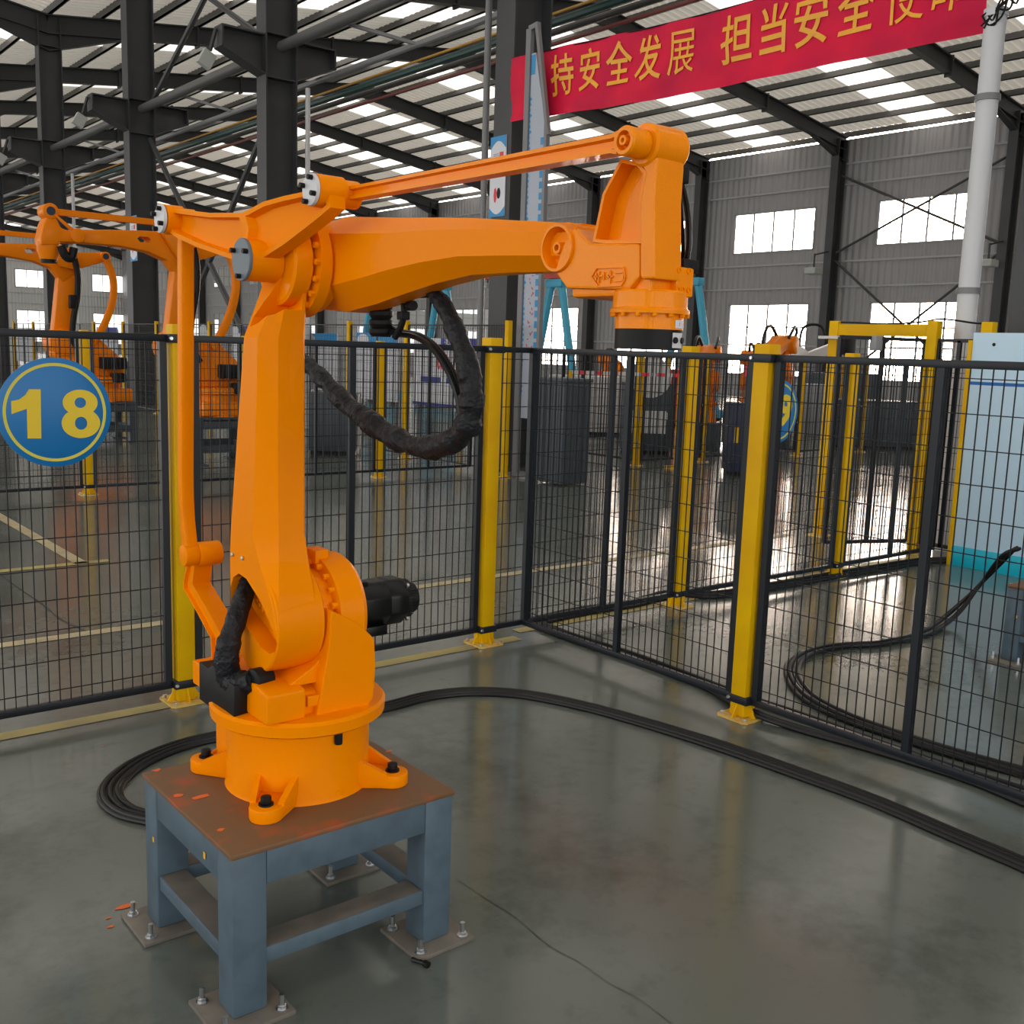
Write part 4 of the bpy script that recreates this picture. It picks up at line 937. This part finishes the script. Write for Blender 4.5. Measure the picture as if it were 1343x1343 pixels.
m = MB(); m.box(8.255, 8.735, 9.185, 9.665, 1.25, 1.295, .01); obj('lid', m, 'bin', bn_)
# striped barrier tape behind the bin
m = MB()
bt = thing('barrier_bar', 'red and white striped barrier bar behind the dark bin', 'barrier', (10.2, 10.2, 0))
A_, B_ = Vector((9.9, 10.9, 1.33)), Vector((11.2, 10.0, 1.33))
for i in range(14):
    m = MB(); m.obox(A_.lerp(B_, i/14), A_.lerp(B_, (i+1)/14), .03, .05); obj('stripe', m, 'posterred' if i % 2 else 'whitegear', bt, flat=True)
for q in (A_, B_):
    m = MB(); m.cyl((q.x, q.y, 0), (q.x, q.y, 1.35), .03, seg=12); m.cyl((q.x, q.y, 0), (q.x, q.y, .03), .16, seg=20); obj('stand', m, 'yellow', bt)

# ------------------------------------------------------------------ notice boards along the aisle
def printmat():
    m = mat('printed', (.6, .62, .68), .5); n = m.node_tree.nodes; l = m.node_tree.links
    tc = n.new('ShaderNodeTexCoord'); br = n.new('ShaderNodeTexBrick'); mp = n.new('ShaderNodeMapping'); mp.inputs['Rotation'].default_value = (0, PI/2, PI/2) if False else (0, 0, 0)
    sx = n.new('ShaderNodeSeparateXYZ'); cx_ = n.new('ShaderNodeCombineXYZ'); l.new(tc.outputs['Object'], sx.inputs[0]); l.new(sx.outputs['Y'], cx_.inputs[0]); l.new(sx.outputs['Z'], cx_.inputs[1])
    br.inputs['Color1'].default_value = (.2, .23, .32, 1); br.inputs['Color2'].default_value = (.55, .57, .64, 1); br.inputs['Mortar'].default_value = (.66, .68, .74, 1)
    br.inputs['Scale'].default_value = 9; br.inputs['Mortar Size'].default_value = .1; br.inputs['Brick Width'].default_value = .3; br.inputs['Row Height'].default_value = .3; br.inputs['Bias'].default_value = .2
    l.new(cx_.outputs[0], br.inputs['Vector']); l.new(br.outputs['Color'], n['Principled BSDF'].inputs['Base Color'])
printmat()
def board(px0, px1, ytop, ybot, X, label, head, extra=None, group=None):
    q0 = P(px0, ytop, X=X); q1 = P(px1, ytop, X=X); zb = P((px0+px1)/2, ybot, X=X).z; zt = q0.z; y0, y1 = q0.y, q1.y
    t = thing('notice_board', label, 'notice board', (X, (y0+y1)/2, 0), group)
    m = MB(); m.box(X, X+.03, y1, y0, zb, zt, .003); b = obj('panel', m, 'posterwhite', t)
    for y in (y0-.1, y1+.1):
        m = MB(); m.box(X+.03, X+.07, y-.02, y+.02, 0, zt-.05); m.box(X-.2, X+.3, y-.025, y+.025, 0, .03); obj('leg', m, 'pipe_grey', t, flat=True)
    hh = (zt-zb)*.17
    m = MB(); m.box(X-.004, X-.001, y1, y0 if head != 'posternavy' else y0-(y0-y1)*.34, zt-hh, zt); hd = obj('header', m, head, b, flat=True)
    m = MB(); m.box(X-.004, X-.001, y1+.05, y0-.05, zb+.06, zt-hh-.06); obj('print', m, 'printed' if extra is None else 'posterwhite', b, flat=True)
    if extra == '001':
        w_ = y0-y1
        text('number', '001', .34, 'posterred', lambda x, y, z: Vector((X-.006-z, y1+w_*.63-x, zt-hh-.2+y)), b, sx=.62, bold=.004)
        text('heading', '调试区', .17, 'posterwhite', lambda x, y, z: Vector((X-.007-z, y1+w_*.5-x, zt-hh*.5+y)), b, bold=.003)
        for a, c_ in ((.1, .35), (.42, .66), (.74, .95)):
            m = MB(); m.box(X-.007, X-.0045, y0-w_*c_, y0-w_*a, zt-hh-.52, zt-hh-.43); obj('blue_tab', m, 'posternavy', b, flat=True)
        m = MB(); m.box(X-.007, X-.0045, y1, y0, zb, zb+.05); obj('foot_band', m, 'posternavy', b, flat=True)
    elif head == 'posterblue':
        m = MB(); n = 16; m.add([(X-.006, y0-.22+.2*math.cos(2*PI*i/n), zt-hh*.62+.1*math.sin(2*PI*i/n)) for i in range(n)], [tuple(range(n))]); obj('white_cloud', m, 'posterwhite', b, flat=True)
    return t
board(400, 442, 437, 512, 9.6, 'white notice board with light blue header beside a grey cabinet', 'posterblue')
board(468, 522, 436, 525, 9.6, 'white notice board with light blue header behind two yellow posts', 'posterblue')
board(543, 655, 443, 536, 9.6, 'white notice board with navy header and red number 001', 'posternavy', '001')
for px0, px1, yt, yb, lab in ((305, 328, 428, 480, 'navy headed white notice board behind the lower arm of the near robot'), (126, 153, 429, 485, 'navy headed notice board between two tall yellow posts behind the number 18 sign'), (18, 41, 431, 474, 'navy headed notice board behind the far robot, next to the hall end')):
    board(px0, px1, yt, yb, 9.8, lab, 'posternavy', '')
board(262, 276, 428, 456, 10.2, 'small pale notice board behind the far robot base', 'posterblue', '')
cb = thing('cabinet', 'grey steel cabinet beside the notice board with blue header', 'cabinet', (10.0, 17.2, 0))
q0, q1 = P(398, 513, X=9.95), P(425, 513, X=9.95); m = MB(); m.box(9.95, 10.5, q1.y, q0.y, .02, q0.z, .01); bo = obj('body', m, 'greygear', cb)
m = MB(); m.box(9.935, 9.95, q1.y+.03, q0.y-.03, .08, q0.z-.05, .004); d_ = obj('door', m, 'wallpaint', cb); m = MB(); m.box(9.915, 9.935, q1.y+.06, q1.y+.09, .5, .65); obj('handle', m, 'steel', d_, flat=True)

# ------------------------------------------------------------------ large robots behind
def far_robot(Y, label):
    g = lambda L: [(P(x, y, Y=Y).x, P(x, y, Y=Y).z) for x, y in L]
    bc = g([(282, 545)])[0]; el = g([(240, 332)])[0]; shd = g([(228, 455)])[0]; wr = g([(97, 310)])[0]; ht_ = g([(62, 278)])[0]; rk = g([(286, 325)])[0]; rf = g([(205, 293)])[0]; lk = g([(268, 452)])[0]
    t = thing('palletizing_robot', label, 'robot', (bc[0], Y, bc[1]))
    zt = .62
    m = MB(); m.lathe((bc[0], Y, zt), (0, 0, 1), [(0, .36), (.03, .34), (.28, .34), (.3, .4), (.36, .4), (.38, .34)], 40); m.prism([(bc[0]-.3, zt), (bc[0]+.42, zt), (bc[0]+.42, zt+.2), (bc[0]-.3, zt+.2)], Y-.34, Y+.34, 'y', .03); obj('base', m, 'orange_far', t)
    m = MB(); m.prism([(bc[0]-.34, 1.0), (bc[0]+.34, 1.0), (bc[0]+.34, 1.25), (lk[0]+.1, lk[1]+.05), (shd[0]+.1, shd[1]+.15), (shd[0]-.14, shd[1]+.1), (shd[0]-.14, shd[1]-.2)], Y-.2, Y+.2, 'y', .03); m.cyl((shd[0], Y-.24, shd[1]), (shd[0], Y+.24, shd[1]), .2, seg=32, bev=.01); tu = obj('turret', m, 'orange_far', t)
    m = MB(); m.box(bc[0]-.05, bc[0]+.33, Y-.38, Y-.2, 1.12, 1.3, .02); m.box(bc[0]+.1, bc[0]+.3, Y-.42, Y-.24, .92, 1.06, .02); obj('motor', m, 'black', tu)
    m = MB(); m.prism(g([(214, 455), (243, 455), (252, 350), (254, 325), (228, 322), (224, 360)]), Y-.11, Y+.11, 'y', .03); obj('lower_arm', m, 'orange_far', t)
    fo = MB(); fo.prism(g([(97, 302), (140, 302), (180, 303), (225, 305), (250, 315), (254, 335), (244, 352), (230, 364), (214, 342), (190, 331), (150, 323), (97, 319)]), Y-.13, Y+.1, 'y', .025)
    sl = MB(); sl.prism(g([(175, 313), (178, 311), (189, 311.5), (193, 315), (191, 319), (179, 318.5)]), Y-.3, Y+.3, 'y'); fo = booldiff(fo, [sl])
    fo.cyl((wr[0], Y-.17, wr[1]), (wr[0], Y+.17, wr[1]), .085, seg=28, bev=.01); obj('forearm', fo, 'orange_far', t, sharp=25)
    m = MB(); m.obox((ht_[0], Y-.1, ht_[1]), (rf[0], Y-.1, rf[1]), .07, .08, (0, 1, 0)); m.cyl((ht_[0], Y-.15, ht_[1]), (ht_[0], Y+.1, ht_[1]), .09, seg=24, bev=.01); obj('top_rod', m, 'orange_far', t)
    m = MB(); m.cyl((ht_[0], Y-.155, ht_[1]), (ht_[0], Y-.15, ht_[1]), .05, seg=18); obj('rod_cap', m, 'navy', t)
    m = MB(); m.prism(g([(205, 287), (240, 318), (290, 318), (290, 332), (245, 345), (225, 340), (200, 300)]), Y-.22, Y-.14, 'y', .015); obj('rocker', m, 'orange_far', t)
    cl_ = smooth([Vector((p[0], p[1], 0)) for p in g([(286, 325), (296, 352), (298, 378), (292, 408), (278, 440), (266, 455)])], 5); L = []; R_ = []
    for i, p in enumerate(cl_):
        tt = (cl_[min(i+1, len(cl_)-1)]-cl_[max(i-1, 0)]).normalized(); nn = Vector((-tt.y, tt.x, 0)); L.append((p+nn*.05)[:2]); R_.append((p-nn*.05)[:2])
    m = MB(); m.prism(L+R_[::-1], Y-.3, Y-.22, 'y', .015); m.cyl((rk[0], Y-.32, rk[1]), (rk[0], Y-.1, rk[1]), .07, seg=20); obj('curved_rod', m, 'orange_far', t)
    m = MB(); m.cyl((rk[0], Y-.33, rk[1]), (rk[0], Y-.32, rk[1]), .045, seg=16); obj('rod_cap', m, 'navy', t)
    # head
    hx = g([(63, 310)])[0]; m = MB()
    m.prism(g([(58, 284), (68, 284), (76, 300), (90, 305), (97, 303), (97, 319), (74, 318), (73, 322), (50, 322), (49, 312), (53, 295)]), Y-.14, Y+.14, 'y', .02); zh = g([(62, 322)])[0][1]
    m.lathe((hx[0], Y, zh-.16), (0, 0, 1), [(0, .1), (.05, .11), (.1, .13), (.2, .13)], 28); hd = obj('wrist_head', m, 'orange_far', t)
    m = MB(); m.cyl((hx[0], Y, zh-.2), (hx[0], Y, zh-.155), .09, seg=24); obj('tool_flange', m, 'black', hd)
    m = MB(); m.prism(g([(66, 284), (70, 284), (92, 302), (86, 303)]), Y-.17, Y-.14, 'y', .005); obj('gusset', m, 'orange_far', hd)
    m = MB(); m.tube([P(x, y, Y=Y-.2) for x, y in ((80, 322), (86, 336), (94, 338), (97, 325))], .05, 10); m.tube([P(x, y, Y=Y-.26) for x, y in ((253, 325), (258, 350), (257, 385), (251, 420), (250, 452), (262, 475))], .045, 10); obj('hose', m, 'black', t, kind='stuff')
    m = MB(); p = P(251, 393, Y=Y-.25); m.box(p.x-.06, p.x+.05, p.y-.05, p.y+.05, p.z-.1, p.z+.1, .01); obj('hose_clamp', m, 'black', t)
    # stand under it
    s = thing('robot_stand', label.replace('large orange robot', 'dark slate steel stand').split(' with')[0]+', carrying an orange robot', 'stand', (bc[0], Y, 0)); x0, x1, y0, y1 = bc[0]-.45, bc[0]+.45, Y-.42, Y+.42
    m = MB(); m.box(x0, x1, y0, y1, .59, .62); obj('top_plate', m, 'bin', s, flat=True)
    for a in (x0, x1-.11):
        for b in (y0, y1-.11):
            m = MB(); m.box(a, a+.11, b, b+.11, .015, .59); m.box(a-.05, a+.16, b-.05, b+.16, 0, .015); obj('leg', m, 'bin', s, flat=True)
    for z in (.16, .47):
        for q in ((x0+.11, x1-.11, y0+.01, y0+.07), (x0+.11, x1-.11, y1-.07, y1-.01), (x0+.01, x0+.07, y0+.11, y1-.11), (x1-.07, x1-.01, y0+.11, y1-.11)):
            m = MB(); m.box(*q, z, z+.1); obj('stretcher', m, 'bin', s, flat=True)
    return t, s, Vector((el[0], Y, el[1]))
r2, s2, e2 = far_robot(13.2, 'large orange robot with long curved rear rod behind the second fence run')
e3 = P(88, 346, Y=16.6)
d3 = e3-e2; d3.z = 0
r3 = dup(r2, Vector(r2.location)+d3, 0, 'large orange robot farther back with its forearm reaching past the number 18 sign'); s3 = dup(s2, Vector(s2.location)+d3, 0, 'dark slate steel stand of the robot behind the number 18 sign')

# ------------------------------------------------------------------ number 19 sign on the run behind the right cell
S9 = YF-.03; c9 = P(1021, 540, Y=S9); r9 = .216
t9 = thing('number_sign', 'round blue sign with yellow ring and the number 19 half hidden by a yellow post', 'sign', (c9.x, S9, c9.z))
m = MB(); m.lathe((c9.x, S9, c9.z), (0, -1, 0), [(-.006, r9), (0, r9), (.001, r9-.002)], 56); obj('disc', m, 'signblue', t9)
m = MB(); V = []
for rr in (.195, .183): V += [(c9.x+rr*math.cos(2*PI*i/k9), S9-.0025, c9.z+rr*math.sin(2*PI*i/k9)) for k9 in (56,) for i in range(k9)]
m.add(V, [(i, (i+1) % 56, 56+(i+1) % 56, 56+i) for i in range(56)]); obj('ring', m, 'signrim', t9, flat=True)
text('number', '19', .27, 'signyellow', lambda x, y, z: Vector((c9.x+x, S9-.003-z, c9.z+y)), t9, bold=.012, sx=1.05)

# ------------------------------------------------------------------ fences and machines beyond the aisle
far_posts = ((10.9, 10.5), (12.3, 10.45), (14.72, 10.45), (16.6, 10.45), (10.9, 13.8), (14.9, 13.9), (13.2, 18.0), (19.7, 18.0), (18.6, 12.2))
for i, (x, y) in enumerate(far_posts): fence_post(x, y, 'yellow post of the fences across the aisle', 'yellow posts across the aisle', h=1.62, sz=.08, clamp=False)
for a, b in (((10.95, 10.45), (12.25, 10.45)), ((12.35, 10.45), (14.67, 10.45)), ((14.77, 10.45), (16.55, 10.45)), ((10.9, 10.56), (10.9, 13.74)), ((14.9, 10.56), (14.9, 13.84)), ((10.95, 13.84), (14.8, 13.84))):
    fence_panel(a, b, 'black mesh fence of the cells across the aisle', 'mesh fences across the aisle', pitch=.07, row=.25)
def small_robot(label, x, y, rz, s=1.):
    t = local('handling_robot', label, 'robot', (x, y, 0), None, rz); t.scale = (s, s, s)
    m = MB(); m.box(-.35, .35, -.35, .35, .0, .55, .02); obj('pedestal', m, 'bin', t)
    m = MB(); m.lathe((0, 0, .55), (0, 0, 1), [(0, .3), (.05, .28), (.3, .25), (.32, .3), (.4, .3)], 28); obj('base', m, 'orange_far', t)
    m = MB(); m.prism([(-.32, .95), (.3, .95), (.32, 1.2), (.1, 1.5), (-.2, 1.5), (-.34, 1.2)], -.2, .2, 'y', .04); m.cyl((-.05, -.3, 1.35), (-.05, .3, 1.35), .2, seg=24, bev=.02); obj('turret', m, 'orange_far', t)
    m = MB(); m.prism([(-.2, 1.3), (.1, 1.25), (.42, 1.75), (.38, 1.95), (.2, 1.98), (.08, 1.85)], -.14, .14, 'y', .04); obj('lower_arm', m, 'orange_far', t)
    m = MB(); m.loft([[(x_, a, b) for a, b in ((-.17, z-.1), (.17, z-.1), (.2, z+.05), (.08, z+.16), (-.08, z+.16), (-.2, z+.05))] for x_, z in ((.55, 1.86), (.25, 1.9), (-.1, 1.86), (-.55, 1.7), (-.7, 1.62))]); m.cyl((.3, -.24, 1.88), (.3, .24, 1.88), .17, seg=22, bev=.02); obj('forearm', m, 'orange_far', t)
    m = MB(); m.cyl((-.68, 0, 1.62), (-.86, 0, 1.52), .1, .08, seg=18); m.cyl((-.86, 0, 1.52), (-.92, 0, 1.42), .06, seg=14); obj('wrist', m, 'orange_far', t)
    m = MB(); m.box(.35, .7, -.12, .0, 1.8, 1.92, .02); m.box(.35, .66, .02, .14, 1.8, 1.92, .02); obj('motor', m, 'black', t)
    for q in ([(.5, -.1, 1.95), (.6, -.12, 2.12), (.4, -.15, 2.22), (.15, -.2, 2.15), (-.05, -.2, 2.0)], [(.15, .1, 2.03), (-.05, .14, 2.2), (-.3, .14, 2.16), (-.5, .12, 1.95), (-.65, .05, 1.75)]):
        m = MB(); m.tube([Vector(v) for v in q], .03, 8); obj('hose', m, 'cable', t)
for px, D, rz, s, lab in ((925, 18, .5, .88, 'orange handling robot with looping hoses beside the near robot tool flange'), (990, 20.5, .9, .86, 'low orange handling robot between two others across the aisle'), (1020, 19.2, .3, 1., 'orange handling robot with looping hoses behind the yellow post with the cable'), (800, 26, 1.2, .78, 'orange robot far across the aisle under the near tool flange')):
    p = P(px, 470, D=D); small_robot(lab, p.x, p.y, rz, s)
p = P(1068, 470, D=22.5); gr = local('machine_arm', 'grey and white machine arm beside the yellow gate post', 'machine', (p.x, p.y, 0))
m = MB(); m.box(-.3, .3, -.3, .3, 0, 1.1, .03); obj('body', m, 'greygear', gr)
m = MB(); m.obox((-.5, .3, 1.5), (.5, -.4, 2.0), .25, .2); m.cyl((-.45, .25, 1.5), (-.2, .1, 1.75), .2, seg=20); obj('arm', m, 'whitegear', gr)
m = MB(); m.box(.25, .6, -.6, -.2, 1.75, 2.1, .03); obj('head', m, 'black', gr)
m = MB(); m.tube([Vector(v) for v in ((-.3, .2, 1.8), (-.2, .2, 2.3), (.15, .0, 2.35), (.25, -.1, 2.0))], .03, 8); obj('hose', m, 'cable', gr)
def cabinet(px, D, wd, dp, h, mt, lab, extra=None):
    p = P(px, 500, D=D); t = local('control_cabinet', lab, 'cabinet', (p.x, p.y, 0), None, -.68)
    m = MB(); m.box(-wd/2, wd/2, -dp/2, dp/2, .06, h, .012); b = obj('body', m, mt, t); m = MB(); m.box(-wd/2+.03, wd/2-.03, -dp/2+.03, dp/2-.03, 0, .06); obj('plinth', m, 'black', t, flat=True)
    m = MB(); m.box(-wd/2+.04, wd/2-.04, -dp/2-.012, -dp/2, .12, h-.05, .004); d_ = obj('door', m, mt, t)
    m = MB(); m.box(wd/2-.12, wd/2-.09, -dp/2-.035, -dp/2-.012, h*.5, h*.6); obj('handle', m, 'steel', d_, flat=True)
    if extra == 'stripe':
        for i in range(4):
            m = MB(); x = -wd/2+.06+i*wd/4.2; m.box(x, x+wd/9, -dp/2-.016, -dp/2-.0125, h*.45, h*.68); obj('yellow_plate', m, 'yellow', d_, flat=True)
    if extra == 'round':
        m = MB(); m.cyl((0, -dp/2-.03, h+.1), (0, -dp/2+.0, h+.1), .33, seg=32); obj('round_plate', m, 'whitegear', t)
        m = MB(); m.box(-.28, .28, -dp/2-.03, -dp/2-.013, h*.3, h*.62); obj('white_card', m, 'whitegear', t, flat=True)
    return t
cabinet(981, 14.2, .5, .45, 1.0, 'navy', 'dark navy cabinet with yellow plates behind the right fence', 'stripe')
cabinet(850, 17.0, .8, .6, 1.15, 'bin', 'slate control cabinet with a round white plate across the aisle', 'round')
cabinet(770, 20.8, 1.5, .9, 1.15, 'whitegear', 'white machine housing across the aisle beside the dark bin')
cabinet(735, 22, 1.2, .8, 1.2, 'greygear', 'grey cabinet far behind the dark bin')
cabinet(893, 24, .9, .7, 1.3, 'redgear', 'red and blue machine cabinet far across the aisle')
cabinet(1150, 19.5, 1.6, .7, .9, 'bin', 'low dark machine cabinet seen through the yellow gate')
cabinet(1105, 27, 1.8, .8, 1.3, 'bin', 'dark machine cabinet behind the left gate post')
cabinet(205, 28, 1.2, .7, 1.1, 'navy', 'dark navy cabinet behind the left yellow post')
cabinet(150, 27, 1.6, .7, 1.0, 'bin', 'slate cabinet behind the number 18 sign')
cabinet(440, 15.2, .7, .5, .9, 'bin', 'slate cabinet standing behind the left notice boards')
# red stop light on a stand
p = P(978, 520, D=15.0); t = thing('signal_lamp', 'small red signal lamp above the navy cabinet with yellow plates', 'lamp', (p.x, p.y, 0))
m = MB(); m.cyl((p.x, p.y, 0), (p.x, p.y, 1.35), .025, seg=10); obj('pole', m, 'pipe_dark', t); m = MB(); m.cyl((p.x, p.y, 1.35), (p.x, p.y, 1.5), .06, seg=14); obj('lens', m, 'posterred', t)
# ------------------------------------------------------------------ light blue gantry cranes near the window wall
def aframe(px, D, topy, half, lab):
    p = P(px, topy, D=D); t = thing('gantry', lab, 'gantry', (p.x, p.y, 0), None)
    for s in (-1, 1):
        m = MB(); m.tube([Vector((p.x, p.y+s*.1, p.z)), Vector((p.x, p.y+s*.22, p.z-.12)), Vector((p.x, p.y+s*half*.55, p.z*.55)), Vector((p.x, p.y+s*half, .25))], .1, 10, 5); obj('leg', m, 'lightblue', t)
    m = MB(); m.box(p.x-.1, p.x+.1, p.y-half-.2, p.y+half+.2, .12, .32, .02); obj('foot_beam', m, 'lightblue', t)
    for s in (-1, 1):
        m = MB(); m.cyl((p.x-.08, p.y+s*half, .1), (p.x+.08, p.y+s*half, .1), .1, seg=18); obj('wheel', m, 'black', t)
    m = MB(); m.box(p.x-.12, p.x+.12, p.y-.3, p.y+.3, p.z-.06, p.z+.14, .02); obj('head_beam', m, 'lightblue', t)
    return p
g1 = aframe(730, 26, 374, 1.0, 'light blue A shaped gantry leg beside the tall flag sign')
g2 = aframe(580, 28, 378, 1.0, 'light blue A shaped gantry leg behind the hose loop')
g3 = aframe(492, 30, 392, 1.1, 'light blue A shaped gantry leg behind the left notice boards')
g4 = aframe(908, 26, 372, 1.0, 'light blue gantry leg behind the tool flange')
m = MB(); q0 = g2+Vector((0, 0, .34)); q1 = g1+Vector((0, 0, .34)); q0.z = q1.z = max(q0.z, q1.z); dd = (q1-q0)*.12; m.obox(q0-dd, q1+dd, .3, .36); obj('gantry_girder', m, 'redgear', label='long red girder lying across the light blue gantry legs', cat='girder', flat=True)
# ------------------------------------------------------------------ stand and robot base in the right cell
sR = dup(st, Vector(st.location)+Vector((5.6-TX0, 2.55-TY1, 0)), 0, 'blue-grey steel stand at the end of the coiled cables in the right cell')
rb_ = thing('capped_robot', 'orange robot base with blue cap and cable sockets in the right cell', 'robot', (5.93, 2.29, ZT))
ox, oy = 5.6-TX0, 2.55-TY1
m = MB(); m.lathe((CX+ox, CY+oy, ZT), (0, 0, 1), [(0, .195), (.012, .19), (.186, .19), (.19, .186)], 40); m.box(1.09+ox, 1.425+ox, 2.47+oy, 2.66+oy, ZT, ZT+.19, .015); obj('base', m, 'orange', rb_)
m = MB(); m.lathe((CX+ox-.02, CY+oy+.03, ZT+.19), (0, 0, 1), [(0, .235), (.02, .24), (.06, .23), (.07, .2)], 32); obj('cap', m, 'bluegear', rb_)
for z in (.48, .56):
    m = MB(); m.cyl((1.03+ox, 2.6+oy, z), (1.1+ox, 2.58+oy, z), .028, seg=16); obj('socket', m, 'greygear', rb_)
